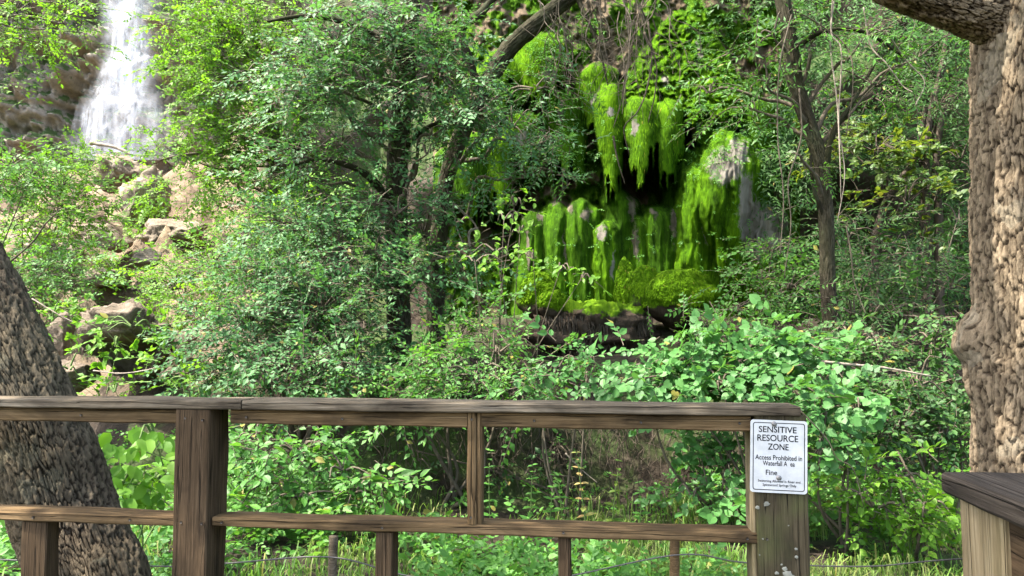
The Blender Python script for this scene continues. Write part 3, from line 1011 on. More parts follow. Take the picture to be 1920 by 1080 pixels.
            fl = np.abs(n2(wx * .055 + k * 3, PY * .005, 3, 470 + k)); stg = n2(wx * .11 + k, PY * .008, 2, 500 + k)
            cv = kind == 'curtain'
            h = (off + bu * 1.1 * np.sqrt(ins) * (.45 + .55 * np.clip(w, 0, 1))) if cv else (off * .8 + bu * 1.85 * (.45 + .55 * np.clip(w, 0, 1))) * ins ** .42 - (.20 if cv else .09) * bu * fl / .3 + .012 * stg + (.03 if cv else .018) * n2(PX * .03, PY * .02, 2, 520 + k) + .0035 * n2(PX * .25, PY * .10, 2, 540 + k)
            h = np.where(inside, h, -1)
        fields.append(h)
    ST_ = np.stack(fields); idm = ST_.argmax(0); Hm = ST_.max(0)
    # soften only a little, so creases between lobes stay
    DS = 11.08 - .14 * n2(PX * .008, PY * .006, 2, 405) + .35 * cave * (idm == 0)
    mix_ = sst(.0, .12, Hm)
    D = DW * (1 - mix_) + DS * mix_ - np.maximum(Hm, 0)
    comp, ncomp = components(idm)
    D2 = D.copy(); D2[1:-1, 1:-1] = (D[1:-1, 1:-1] * 2 + D[:-2, 1:-1] + D[2:, 1:-1] + D[1:-1, :-2] + D[1:-1, 2:]) / 6
    D = np.where(Hm > 0, D2, D2)
    V = Wv(PX, PY, D).reshape(-1, 3)
    bare = np.clip(-.06 + .36 * n2(PX * .10, PY * .012, 3, 560) * (idm > 0), 0, .42)
    bare = np.where(idm == 0, np.clip(.42 + .9 * n2(PX * .03, PY * .03, 4, 561) + .5 * np.clip(cave, 0, 1), 0, 1), bare)
    for k, sp in enumerate(spec):
        for (bx, by, rx, ry) in sp[8]:
            g = np.exp(-((wx - bx) / rx) ** 2 - ((wy - by) / ry) ** 2)
            bare = np.where(idm == k + 1, np.maximum(bare, g * (.92 if sp[0] == 'bare_tufa_knob' or sp[7] == 'egg' else .70)), bare)
    bare = bare.ravel()
    i = np.arange(ny - 1)[:, None] * nx; j = np.arange(nx - 1)[None]
    F = np.stack([i + j, i + nx + j, i + nx + j + 1, i + j + 1], -1).reshape(-1, 4)
    fid = comp[:-1, :-1].ravel()
    for cid in range(ncomp):
        f = F[fid == cid]
        if len(f) < 4:
            continue
        k = int(idm.ravel()[f[0, 0]])
        if k == 0 and len(f) < 60:
            k = 1
        used, inv = np.unique(f, return_inverse=True); inv = inv.reshape(f.shape)
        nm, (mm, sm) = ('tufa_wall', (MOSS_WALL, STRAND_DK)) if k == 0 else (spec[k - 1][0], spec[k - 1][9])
        o = part(nm, V[used], inv, mm, root, attr={'bare': bare[used]})
        T3 = np.vstack([f[:, :3], f[:, [0, 2, 3]]]); T3 = T3[bare[T3].max(1) < .40]
        if len(T3) < 20:
            continue
        kind = 'wall' if k == 0 else spec[k - 1][7]
        A = Acc()
        cnt = int(len(f) * (.12 if kind == 'wall' else .26 if kind == 'curtain' else .5 if kind == 'apron' else .04))
        strands(A, V, None, T3, cnt, 700 + cid, {'curtain': (.04, .10), 'apron': (.02, .06), 'wall': (.03, .10)}.get(kind, (.02, .05)), .0058 if kind == 'apron' else .0042)
        V2, F2 = A.get(); part('moss_strands', V2, F2, sm, o, smooth=False, kind='stuff')
    # maidenhair and small ferns rooted on the wall
    rg = np.random.default_rng(79)
    la = Acc(); tp = sprays_for('small', 'opp', 9, .12, .032)
    m = rg.integers(0, ny, 9000), rg.integers(0, nx, 9000)
    ok = (n2(PX[m] * .02, PY[m] * .02, 3, 570) > .12) & ((PX[m] > 1285) & (PY[m] < 330) | (PX[m] < 1130) & (PY[m] < 340)) | (rg.random(9000) < .03)
    P = V.reshape(ny, nx, 3)[m][ok] + np.array([0, -.03, 0]); n = len(P)
    d = norm(rg.normal(size=(n, 3)) * [1, .4, .5] + [0, -.7, -.2]); nn = norm(rg.normal(size=(n, 3)) * .3 + [0, -.5, .8])
    stamp(tp, rg.integers(0, 9, n), basis(d, nn), P, rg.uniform(.7, 1.5, n), la, None); LEAVES[0] += n * 9
    VV, FF = la.get(); part('ferns', VV, FF, L_MID, root, smooth=False, kind='stuff')


build_tufa()


def mossy_rock(px, y0, y1, hw, D, label, seed, mat, smat, dep=.9):
    c = W(px, (y0 + y1) / 2, D); m = mpp(D)
    root = empty('mossy_rock', c, label, 'rock', 'mossy rocks at the foot of the tufa')
    V, F = rock_verts(c, (hw * m, hw * m * dep, (y1 - y0) / 2 * m), seed, 4, .22, 0)
    up = (V - c)[:, 2] / ((y1 - y0) / 2 * m)
    bare = np.clip(.5 - 1.0 * (up + .35) + .3 * fbm((V - c) * 4, 3, seed), 0, 1)
    o = part('stone', V, F, mat, root, attr={'bare': bare})
    A = Acc(); T = F[bare[F].max(1) < .45]
    strands(A, V, None, T, int(hw * (y1 - y0) * .35) + 300, seed, (.025, .06), .007)
    V2, F2 = A.get(); part('moss_strands', V2, F2, smat, root, smooth=False, kind='stuff')


MR = moss_mat('moss_on_dark_stone', (.035, .075, .005), (.075, .15, .008), (.115, .20, .010), (.065, .05, .036))
mossy_rock(1010, 508, 600, 40, 9.7, 'large golden green mossy rock left of the ribbed domes', 61, MR, STRAND)
mossy_rock(1034, 543, 600, 25, 9.5, 'small round mossy rock in front of the larger left one', 63, MR, STRAND)
mossy_rock(1172, 488, 600, 18, 9.8, 'narrow mossy rock squeezed under the middle columns', 65, MR, STRAND)
mossy_rock(1206, 500, 600, 34, 9.6, 'rounded bright mossy rock in front of the cave columns', 67, MR, STRAND)
mossy_rock(1275, 506, 610, 70, 9.5, 'wide flat mossy rock with dark bare front under the tall dome', 69, MR, STRAND)


def ledge():
    D = 9.2
    c = W(1110, 600, D)
    root = empty('tufa_ledge', c, 'dark overhanging ledge fringed with hanging roots under the mossy rocks', 'rock ledge')
    V, F = rock_verts(c + [0, .40, -.20], (.72, .60, .40), 71, 5, .5, 0)
    up = (V - c)[:, 2] / .2
    bare = np.clip(.9 - .9 * (up - .1) + .4 * fbm((V - c) * 4, 3, 8), 0, 1)
    part('stone', V, F, MR, root, attr={'bare': bare})
    A = Acc(); rg = np.random.default_rng(5)
    for k in range(420):
        x = rg.uniform(-.62, .74); l = rg.uniform(.10, .42)
        a = c + [x, -.24 + .7 * x * x + rg.uniform(-.06, .06), rg.uniform(-.12, .05)]
        V, F = tube([a, a + [rg.normal(0, .02), -.03, -l * .5], a + [rg.normal(0, .04), rg.normal(0, .03), -l]], [.010, .004], 3, 5, cap=False)
        A.add(V, F)
    V, F = A.get(); part('root_fringe', V, F, BARK_DARK, root, kind='stuff')


ledge()


# ---------------------------------------------------------------- trees of the middle ground
def tree(name, label, tpts, trad, limbs, clumps, style, L, mat, cover, seed, bark=BARK_SMALL, tm=None, group=None, over=(), attach=None, **kw):
    """tpts world points of the trunk, limbs lists of world points with radii, clumps photo ellipses, over world balls above the frame"""
    base = np.array(tpts[0])
    root = empty(name, base, label, 'tree', group)
    nt_, nh_ = (60, 170) if trad[0] > .09 else (24, 60)
    V, F, av = trunk(tpts, trad, nt_, nh_, 22, 3.5, .05 * trad[3] + .004, seed, warp=.8, thc=-1.6)
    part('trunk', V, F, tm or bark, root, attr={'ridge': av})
    for (pts, rad) in limbs:
        V, F = tube(pts, rad, 10, 40, rough=.2, seed=seed + 3); part('branch', V, F, tm or bark, root)
    la, ta, ba = Acc(), Acc(), Acc()
    foliage(clumps, style, L, cover, la, ta, ba, seed=seed, **kw)
    if over:
        foliage_world(over, style, L * 1.5, .8, la, ta, ba, seed + 50)
    T = spline(tpts, 40)
    for k, cl in enumerate(list(clumps)):
        c, r = clump_world(cl)
        dz = np.linalg.norm(T - (c - [0, 0, .5]), axis=1); a = T[int(np.argmin(dz))]
        l = []; limb(l, a, c, min(trad) * .30 + .008, .008, seed + 200 + k, .08)
        part('branch', l[0][0], l[0][1], bark, root)
    for k, c in enumerate(over):
        l = []; limb(l, T[-1], c[:3], .05, .02, seed + 400 + k); part('branch', l[0][0], l[0][1], bark, root)
    V, F = la.get(); part('crown', V, F, mat, root, smooth=False, kind='stuff')
    V, F = ta.get()
    if ba.n:
        V2, F2 = ba.get(); b = Acc(); b.add(V, F); b.add(V2, F2); V, F = b.get()
    part('twigs', V, F, bark, root, kind='stuff')
    return root


D = 8.2
tree('elm_tree', 'grey green small leaved elm with upright dark trunk in the middle', [gz(752, D), W(750, 700, D), W(748, 600, D), W(745, 480, D), W(743, 360, D), W(750, 230, D), W(765, 100, D), W(775, -60, D), W(770, -260, D)],
     [.16, .14, .125, .118, .112, .105, .095, .08, .06],
     [([W(745, 400, D), W(690, 330, D - .3), W(610, 300, D - .5), W(540, 310, D - .6)], [.05, .03, .015]),
      ([W(765, 120, D), W(690, 60, D - .2), W(590, 30, D - .4), W(500, 40, D - .5)], [.05, .03, .015]),
      ([W(748, 290, D), W(800, 240, D - .3), W(870, 215, D - .4)], [.04, .02, .01])],
     [(630, 80, 7.9, 105, 70, None, .8), (740, 70, 7.8, 150, 80), (690, 165, 7.6, 110, 60), (600, 190, 7.8, 80, 60, None, .8), (820, 140, 7.7, 90, 70), (850, 235, 7.7, 75, 50),
      (640, 270, 7.6, 95, 55, None, .8), (565, 320, 7.7, 75, 55, None, .8), (800, 290, 7.5, 40, 28, None, .4), (745, 400, 7.5, 55, 60, None, .7), (765, 520, 7.3, 60, 50, None, .8), (700, 480, 7.4, 50, 60, None, .8), (795, 440, 8.5, 36, 90, None, .8), (840, 480, 8.0, 42, 60, None, .7), (840, 360, 8.2, 34, 40, None, .5), (500, 120, 8.0, 40, 50, None, .5), (630, 385, 7.6, 70, 45, None, .8)],
     'elm', .062, L_BLUE, 2.3, 21, tm=BARK_MID, over=[(-1.2, 8.0, 6.9, 1.1), (-.4, 7.6, 7.6, 1.2)])  # over: elm crown above the frame, added to shade the middle

D = 8.9
tree('arching_tree', 'dark leaning tree arching up right across the top of the moss wall', [gz(820, D), W(818, 640, D), W(818, 540, D), W(824, 430, D), W(838, 335, D), W(866, 250, D), W(905, 178, D), W(948, 100, D), W(1010, 42, D - .1), W(1090, -20, D - .2), W(1200, -90, D - .3)],
     [.12, .11, .10, .095, .09, .09, .095, .10, .10, .095, .08],
     [([W(900, 190, D), W(880, 110, D - .1), W(862, 60, D - .1), W(905, 20, D), W(960, -40, D)], [.05, .05, .05, .05, .04]),
      ([W(1080, -10, D - .2), W(1120, 80, D - .4), W(1140, 160, D - .5)], [.03, .015, .008])],
     [(1000, 165, 8.3, 85, 50, None, .7), (960, 240, 8.2, 80, 55, None, .8), (1040, 260, 8.3, 65, 55, None, .8), (990, 330, 8.2, 75, 45, None, .9), (900, 150, 8.4, 60, 45, None, .7)],
     'ash', .075, L_BLUE, 1.9, 23, tm=BARK_MID, over=[(1.4, 8.3, 6.9, 1.0)])

D = 14.5
tree('sunlit_tree', 'fresh green sunlit tree right of the waterfall', [gz(520, D), W(525, 380, D), W(510, 250, D), W(480, 120, D), W(460, -40, D), W(450, -180, D)], [.22, .18, .15, .12, .1, .06],
     [([W(515, 300, D), W(430, 285, D - .5), W(350, 290, D - .8), W(300, 300, D - 1)], [.06, .035, .015]),
      ([W(500, 200, D), W(440, 120, D - .4), W(390, 60, D - .6)], [.06, .035, .015]),
      ([W(490, 160, D), W(560, 80, D - .5), W(600, 20, D - .6)], [.06, .03, .015])],
     [(350, 50, 13.8, 48, 65), (430, 60, 13.6, 100, 70), (385, 150, 13.6, 60, 60), (460, 160, 13.5, 110, 75), (405, 240, 13.5, 75, 50), (480, 270, 13.6, 100, 60), (420, 330, 13.4, 75, 45),
      (470, 385, 13.4, 75, 38), (540, 40, 13.8, 90, 60), (560, 380, 13.4, 80, 50), (325, 285, 13.2, 45, 25)],
     'elm', .085, L_SUN, 2.3, 25, bark=BARK_SMALL)

D = 12.0
tree('overhanging_tree', 'bright leafy boughs hanging in over the waterfall at top left', [gz(-250, D), W(-240, 300, D), W(-200, 100, D), W(-150, -60, D), W(-120, -200, D)], [.18, .16, .14, .1, .06],
     [([W(-200, 100, D), W(-80, 40, D - .3), W(40, 30, D - .4), W(120, 45, D - .5)], [.05, .03, .012]),
      ([W(-160, -30, D), W(0, -30, D - .3), W(120, -20, D - .5), W(180, 20, D - .6)], [.05, .03, .012])],
     [(30, 20, 11.6, 80, 45), (120, 5, 11.5, 55, 28), (75, 80, 11.5, 38, 42, None, .7), (145, 60, 11.4, 24, 38, None, .6), (10, 90, 11.6, 40, 30, None, .5), (0, 150, 11.6, 26, 25)],
     'elm', .075, L_SUN, 1.8, 27)

D = 7.5
tree('vine_clad_tree', 'slim grey tree hung with vines right of the moss formation', [gz(1570, D), W(1562, 640, D), W(1552, 520, D), W(1549, 410, D), W(1540, 310, D), W(1515, 230, D), W(1490, 150, D), W(1478, 60, D), W(1462, -40, D), W(1450, -200, D)],
     [.10, .08, .07, .066, .066, .07, .074, .074, .07, .06],
     [([W(1545, 330, D), W(1562, 250, D - .1), W(1600, 190, D - .1), W(1640, 120, D)], [.04, .025, .012]),
      ([W(1480, 100, D), W(1540, 60, D - .2), W(1620, 60, D - .2), W(1700, 110, D - .1)], [.03, .02, .012]),
      ([W(1550, 420, D), W(1525, 350, D - .1), W(1520, 290, D - .1)], [.02, .012])],
     [(1450, 60, 7.2, 55, 60, None, .8), (1440, 150, 7.2, 45, 55, None, .7), (1400, 200, 7.5, 80, 45, None, .5), (1540, 60, 7.3, 80, 50, None, .8), (1620, 70, 7.2, 80, 50, None, .8), (1500, 290, 7.2, 45, 40, None, .6), (1640, 160, 7.4, 90, 50, None, .8), (1330, 175, 7.8, 60, 35, None, .35), (1720, 110, 7.4, 80, 60, None, .9)],
     'ash', .075, L_MID, 1.9, 29, tm=BARK_MID, over=[(2.4, 7.4, 6.4, 1.1), (3.8, 7.4, 6.2, 1.1), (1.2, 7.0, 7.0, 1.1), (2.6, 8.6, 7.2, 1.1), (3.4, 6.4, 6.8, 1.1)])  # over: unseen crown balls added to shade the growth at right

D = 9.6
for k, (pts, label, cl) in enumerate([
    ([(1735, 330), (1740, 240), (1752, 180), (1768, 120), (1780, 20), (1790, -100)], 'thin dark understory tree nearest the oak with straight stem', [(1760, 200, 9.2, 75, 60), (1790, 60, 9.2, 70, 60), (1800, 300, 9.2, 60, 60)]),
    ([(1640, 470), (1655, 395), (1680, 345), (1705, 315), (1722, 280), (1735, 200)], 'thin dark understory tree bending right among shaded ferns', [(1640, 280, 9.3, 80, 60), (1560, 250, 9.6, 70, 60), (1700, 380, 9.1, 80, 60)]),
    ([(1760, 420), (1755, 300), (1765, 225), (1792, 180), (1830, 150), (1860, 90)], 'forked thin tree leaning toward the oak trunk', [(1800, 160, 9.5, 70, 60), (1720, 300, 9.6, 60, 70), (1640, 180, 10.0, 80, 60)])]):
    tp = [gz(pts[0][0], D)] + [W(x, y, D) for x, y in pts]
    tree('understory_tree', label, tp, [.06, .05, .045, .04, .035, .03, .02], [], cl, ['ash', 'maple', 'ash'][k], [.085, .09, .085][k], [L_DARK, L_YEL, L_DARK][k], 1.7, 33 + k * 5, bark=BARK_DARK, group='thin understory trees in the shade')


# ---------------------------------------------------------------- shrubs
G = 'shrubs growing on the bank'
shrub('shrub', 'large grey green small leaved shrub filling the middle left', 'shrub', gz(560, 7.6),
      [(560, 430, 7.9, 95, 65), (640, 480, 7.6, 110, 70), (500, 530, 7.5, 110, 65), (600, 580, 7.2, 130, 75), (470, 610, 7.2, 110, 70), (670, 590, 7.2, 55, 65), (520, 690, 6.9, 130, 60), (650, 690, 6.8, 100, 55), (430, 690, 7.2, 70, 50)],
      'elm', .058, L_BLUE, 2.5, G, seed=51, stem_r=.03)
shrub('shrub', 'pale yellow green flowering shrub on the slope above the boulder', 'shrub', gz(370, 10.0),
      [(330, 540, 9.6, 65, 40), (400, 500, 10.0, 80, 42), (370, 590, 9.2, 55, 40), (470, 450, 10.4, 80, 40), (560, 420, 10.8, 90, 45)], 'elm', .06, L_SUN, 2.4, G, seed=53)
shrub('shrub', 'vivid green bush at the far left beneath the waterfall cliff', 'shrub', gz(60, 12.5),
      [(50, 345, 12.0, 80, 48), (115, 345, 12.2, 60, 40), (40, 420, 11.6, 85, 50), (110, 405, 11.8, 65, 36), (165, 375, 12.2, 35, 20), (135, 290, 12.6, 22, 22, None, .6)], 'elm', .085, L_SUN, 2.2, G, seed=55)
shrub('shrub', 'dark green bough of a bush reaching in at the left edge', 'shrub', gz(-60, 10.5), [(20, 310, 10.2, 55, 32), (-20, 350, 10.2, 50, 40), (60, 325, 10.2, 30, 18)], 'elm', .065, L_MID, 2.2, G, seed=57)
shrub('shrub', 'low green shrub between leaning trunk and the flat rocks', 'shrub', gz(80, 10.2), [(60, 510, 10.0, 75, 38), (130, 520, 10.0, 60, 35), (60, 560, 9.6, 60, 40), (100, 470, 10.4, 60, 24)], 'elm', .06, L_MID, 2.0, G, seed=59)
for k, (px, py, DD, rx, ry, lab) in enumerate([
    (215, 505, 11.3, 48, 32, 'fresh green sapling tuft in front of the brown rock'),
    (265, 420, 16.5, 34, 22, 'small bright tuft growing on the tall pale outcrop'),
    (250, 612, 7.2, 50, 22, 'leafy green tuft growing over the face of the big boulder'),
    (218, 640, 7.2, 28, 14, 'tiny leafy tuft hanging lowest on the big boulder'),
    (130, 690, 7.2, 34, 34, 'small bright weed beside the leaning trunk above the rail'),
    (95, 600, 8.0, 30, 34, 'small bright weed left of the big boulder'),
    (150, 300, 20.0, 40, 26, 'grassy yellow green tuft below the waterfall'),
    (290, 360, 17.5, 50, 28, 'green tuft hanging over the tall outcrop near the sunlit tree'),
    (215, 735, 6.9, 30, 12, 'low green weed under the boulder just above the rail'),
    (360, 715, 6.9, 60, 30, 'low leafy plant right of the boulder just above the rail')]):
    shrub('tuft', lab, 'plant', W(px, py + ry, DD), [(px, py, DD, rx, ry)], 'maple' if k in (2, 3, 4, 5) else 'elm', .07 if DD < 13 else .09, L_SUN, 2.0, 'tufts among the rocks', STEM_GREEN, seed=70 + k, stem_r=.006)

shrub('shrub', 'leafy grey green shrub under the twin trunks behind the rail', 'shrub', gz(860, 6.9),
      [(860, 630, 7.2, 80, 40), (930, 660, 6.9, 75, 42), (800, 690, 6.7, 80, 48), (890, 710, 6.5, 120, 50), (750, 740, 6.5, 70, 50)], 'elm', .060, L_MID, 2.4, G, seed=91, stem_r=.02)
shrub('shrub', 'round leaved shrub under the dark ledge', 'shrub', gz(1060, 6.4), [(1045, 690, 6.4, 60, 35), (1105, 675, 6.3, 32, 28), (1010, 730, 6.3, 55, 28), (1100, 715, 6.2, 36, 24)], 'broad', .075, L_VINE, 2.2, G, seed=93)
shrub('shrub', 'shaded shrub at the foot of the tufa below the bare knob', 'shrub', gz(1430, 8.6), [(1430, 525, 8.7, 55, 30), (1385, 575, 8.5, 65, 28), (1480, 540, 8.4, 80, 50), (1310, 600, 8.2, 60, 20), (1450, 470, 8.9, 45, 40)], 'elm', .065, L_MID, 2.2, G, seed=95)
shrub('shrub', 'dense dark green shrub right of the vine clad tree', 'shrub', gz(1660, 8.0), [(1640, 520, 8.2, 90, 60), (1720, 470, 8.3, 90, 60), (1780, 540, 8.0, 60, 70), (1680, 590, 7.6, 90, 50), (1600, 590, 7.6, 70, 45), (1600, 430, 8.4, 60, 60), (1800, 420, 8.4, 50, 70)], 'ash', .085, L_DARK, 2.0, G, seed=97)
shrub('shrub', 'small leaved shrub beside the oak burl', 'shrub', gz(1760, 6.2), [(1750, 640, 6.3, 65, 55), (1790, 720, 6.1, 45, 60), (1720, 720, 6.0, 70, 60), (1770, 810, 5.9, 55, 60), (1690, 800, 5.9, 70, 60), (1640, 640, 6.6, 60, 30), (1590, 620, 7.0, 50, 24)], 'broad', .055, L_DARK, 1.9, G, seed=99)
shrub('shrub', 'leafy shrub hanging behind the rail right of the dark post', 'shrub', gz(620, 5.9), [(560, 850, 5.9, 95, 45), (645, 880, 5.7, 62, 55), (500, 900, 5.8, 70, 60), (665, 920, 5.6, 40, 34), (560, 930, 5.6, 80, 40), (480, 820, 6.0, 60, 30)], 'broad', .075, L_MID, 2.0, G, seed=101)
shrub('shrub', 'bright low shrub right of the sign post', 'shrub', gz(1690, 5.3), [(1680, 900, 5.3, 80, 45), (1740, 950, 5.1, 60, 45), (1640, 950, 5.1, 70, 40), (1590, 890, 5.4, 50, 40)], 'broad', .06, L_SUN, 1.9, G, seed=103)
shrub('shrub', 'trailing vine shrub between the baluster and the sign post', 'shrub', gz(1300, 6.0), [(1310, 850, 6.0, 40, 40), (1360, 880, 5.9, 45, 55), (1300, 930, 5.8, 40, 30), (1375, 940, 5.6, 40, 36)], 'vine', .058, L_VINE, 1.5, G, seed=105)
shrub('shrub', 'dark shrub in the hollow behind the baluster', 'shrub', gz(1050, 7.2), [(1040, 850, 7.2, 45, 35), (930, 880, 7.1, 40, 40), (1000, 900, 7.0, 50, 30), (780, 860, 7.0, 40, 50)], 'broad', .055, L_DARK, .55, G, seed=107)


# plants with large leaves that can be picked out one by one
def leafy(name, label, cat, base, clumps, style, L, mat, cover, seed, n_single, group=None, single='heart', stem=BARK_SMALL, face=.9, lsz=1.0, **kw):
    root = shrub(name, label, cat, base, clumps, style, L, mat, cover, group, stem, seed=seed, **kw)
    rg = np.random.default_rng(seed + 5)
    metas = []
    for v in range(4):
        lv, lf = leaf_tpl(single)
        lv = lv.copy(); lv[:, 2] += .06 * np.sin(lv[:, 0] * 4 + v) * rg.uniform(.4, 1) + .05 * rg.normal(size=len(lv)) * .5
        lv[:, 1] *= rg.uniform(.85, 1.1)
        me = make_mesh('leaf', lv * L * lsz, lf, smooth=True); me.materials.append(mat); metas.append(me)
    ws = np.array([c[3] * c[4] for c in clumps], float); ws /= ws.sum()
    base = np.array(base)
    for k in range(n_single):
        c, r = clump_world(clumps[rg.choice(len(clumps), p=ws)])
        u = norm(rg.normal(size=3)); u[1] = -abs(u[1]) - .35; u = norm(u)
        p = c + u * r * rg.uniform(.95, 1.12)
        n = norm(np.array([0, 0, .55]) + face * norm(CAMP - p) + rg.normal(size=3) * .28)
        d = norm(np.array([rg.normal(0, .6), -.25, -.55]) + rg.normal(size=3) * .25)
        d = norm(d - n * np.dot(d, n))
        Bm = basis(d, n)
        o = bpy.data.objects.new('leaf', metas[k % 4]); COL.objects.link(o); o.parent = root
        M = Matrix([[*map(float, Bm[i]), float((p - base)[i])] for i in range(3)] + [[0, 0, 0, 1]])
        o.matrix_local = M @ Matrix.Scale(float(rg.uniform(.75, 1.2)), 4)
    return root


leafy('vine_thicket', 'broad thicket of round leaved grape vine above the rail left of the sign', 'vine', gz(1400, 6.0),
      [(1290, 680, 6.0, 75, 40), (1380, 660, 6.1, 90, 45), (1480, 665, 5.9, 85, 45), (1260, 725, 5.7, 70, 32), (1350, 725, 5.6, 95, 35), (1460, 730, 5.5, 90, 38), (1545, 715, 5.5, 45, 34), (1215, 715, 5.9, 30, 30)],
      'vine', .060, L_VINE, 2.2, 121, 290, None, lsz=1.0)
leafy('hanging_vine', 'vine trailing down right of the sign with big green leaves', 'vine', gz(1590, 5.5),
      [(1550, 780, 5.2, 40, 40), (1605, 765, 5.3, 42, 34), (1535, 850, 5.2, 20, 34), (1590, 835, 5.3, 34, 28)],
      'vine', .06, L_VINE, 1.2, 123, 80, None, lsz=1.0)
leafy('broad_leaf_plant', 'vivid broad leaved plant between the leaning trunk and left post', 'plant', gz(230, 4.6),
      [(225, 850, 4.5, 55, 45), (290, 820, 4.7, 40, 30), (215, 920, 4.3, 50, 40), (290, 900, 4.6, 40, 40)], 'broad', .085, L_SUN, 1.4, 125, 110, None, 'ovate', STEM_GREEN, lsz=1.2, stem_r=.008)
leafy('sapling', 'pale green sapling with spreading sunlit leaf tiers before the dark hollow', 'plant', gz(950, 7.3),
      [(965, 385, 7.3, 38, 14), (945, 410, 7.2, 42, 12), (975, 435, 7.2, 34, 14), (930, 470, 7.1, 55, 14), (890, 490, 7.0, 50, 12), (1000, 485, 7.0, 45, 14), (1050, 508, 6.9, 42, 10), (1090, 525, 6.9, 30, 8)],
      'maple', .055, L_SUN, .8, 127, 60, None, 'ovate', BARK_SMALL, lsz=1.1, stem_r=.008)


# ---------------------------------------------------------------- bare twigs, vines, dead wood
def wander(a, b, n, amp, rg, sag=0):
    a = np.asarray(a); b = np.asarray(b); P = []
    for t in np.linspace(0, 1, n):
        P.append(a + (b - a) * t + rg.normal(size=3) * amp * math.sin(t * math.pi) ** .5 + np.array([0, 0, -sag * 4 * t * (1 - t)]))
    return P


def twig_tangle():
    rg = np.random.default_rng(8)
    root = empty('dead_twigs', W(1120, -10, 8.4), 'tangle of bare hanging twigs at the top of the moss apron', 'twigs')
    A = Acc()
    for k in range(48):
        x0 = rg.uniform(990, 1260); y0 = rg.uniform(-30, 40); L = rg.uniform(60, 230)
        D = rg.uniform(8.2, 9.0)
        P = wander(W(x0, y0, D), W(x0 + rg.normal(0, 45), y0 + L, D + rg.normal(0, .25)), 6, .05, rg)
        V, F = tube(P, [rg.uniform(.004, .009), .002], 4, 16, cap=False); A.add(V, F)
        for j in range(3):
            q = P[rg.integers(2, 5)]
            V, F = tube([q, q + rg.normal(size=3) * .12 + [0, 0, -.05], q + rg.normal(size=3) * .2 + [0, 0, -.12]], [.003, .0015], 3, 6, cap=False); A.add(V, F)
    V, F = A.get(); part('twigs', V, F, BARK_SMALL, root, kind='stuff')
    for k, pts in enumerate([[(1215, 40), (1222, 110), (1212, 170), (1195, 210), (1170, 240), (1180, 290)], [(1208, 60), (1230, 120), (1228, 175), (1215, 230)], [(1200, 20), (1175, 130), (1165, 190), (1150, 240)], [(1150, 255), (1158, 300), (1172, 345)]]):
        P = [W(x, y, 8.5) for x, y in pts]
        V, F = tube(P, [.013, .004], 6, 30, rough=.2); part('twig', V, F, BARK_DARK, root)


twig_tangle()


def hanging_vines():
    rg = np.random.default_rng(18)
    G = 'vines hanging by the slim tree'
    data = [([(1560, -20), (1566, 80), (1572, 190), (1566, 300), (1575, 380)], 'pale vine hanging straight down right of the slim tree'),
            ([(1568, -20), (1560, 60), (1575, 100), (1572, 230), (1580, 330), (1570, 420)], 'second pale vine twisted beside the straight one'),
            ([(1620, 10), (1640, 80), (1665, 120), (1690, 160), (1700, 175)], 'curved bare vine under the oak limb'),
            ([(1660, 60), (1705, 110), (1730, 150), (1715, 195)], 'looping bare vine left of the oak'),
            ([(1480, 30), (1462, 130), (1465, 250), (1470, 370), (1462, 480)], 'dark vine down the left side of the slim tree'),
            ([(1495, 170), (1500, 260), (1480, 340), (1485, 420), (1478, 520)], 'thin brown vine at the edge of the bare knob'),
            ([(1590, 420), (1600, 470), (1610, 530), (1625, 590)], 'short stem leaning among shaded leaves'),
            ([(1490, 20), (1540, 40), (1590, 90), (1600, 160), (1590, 250)], 'looping vine crossing from the slim tree')]
    for k, (pts, lab) in enumerate(data):
        P = [W(x, y, 7.1) + rg.normal(size=3) * [.01, .04, .01] for x, y in pts]
        V, F = tube(P, [.008, .007, .004], 6, 40, rough=.2, seed=k)
        o = link('hanging_vine', make_mesh('hanging_vine', V, F), [TWIG_DEAD, TWIG_DEAD, TWIG_DEAD, TWIG_DEAD, BARK_SMALL, BARK_SMALL, BARK_SMALL, BARK_SMALL][k])
        tag(o, lab, 'vine', G)


hanging_vines()


def dead_branches():
    rg = np.random.default_rng(28)
    G = 'dead branches'
    for k, (pts, D, r, lab) in enumerate([
        ([(845, 375), (870, 400), (890, 420), (897, 440)], 8.6, .016, 'crooked grey dead branch in the dark hollow by the leaning tree'),
        ([(848, 378), (855, 420), (870, 460), (885, 470)], 8.6, .009, 'thin grey dead branch below the crooked one'),
        ([(897, 428), (880, 436), (883, 470), (893, 500)], 8.5, .017, 'hooked grey dead stub above the sapling leaves'),
        ([(1540, 678), (1600, 684), (1660, 690), (1745, 705)], 5.6, .012, 'long tan fallen stick lying across the vines by the oak burl'),
        ([(1490, 760), (1530, 800), (1555, 830), (1570, 860), (1600, 880), (1620, 950)], 5.0, .0045, 'bare tan vine stem arching down right of the sign'),
        ([(1060, 850), (1090, 880), (1120, 905)], 6.6, .006, 'thin bare twig leaning in the dark hollow'),
        ([(175, 695), (230, 700), (290, 690), (330, 672)], 6.9, .006, 'thin bare twig under the big boulder'),
        ([(60, 560), (110, 590), (140, 605)], 8.0, .007, 'short bare twig left of the boulder'),
        ([(20, 490), (60, 455), (85, 420), (110, 395)], 9.5, .013, 'thin dark sapling stem rising above the leaning trunk'),
        ([(170, 268), (215, 276), (245, 290)], 20.5, .06, 'pale driftwood log lodged at the waterfall foot')]):
        P = [W(x, y, D) for x, y in pts]
        V, F = tube(P, [r, r * .8, r * .45], 7, 30, rough=.25, seed=k)
        o = link('dead_branch', make_mesh('dead_branch', V, F), BARK_DARK if k == 8 else BARK_SMALL if k == 4 else TWIG_DEAD)
        tag(o, lab, 'branch', G)


dead_branches()


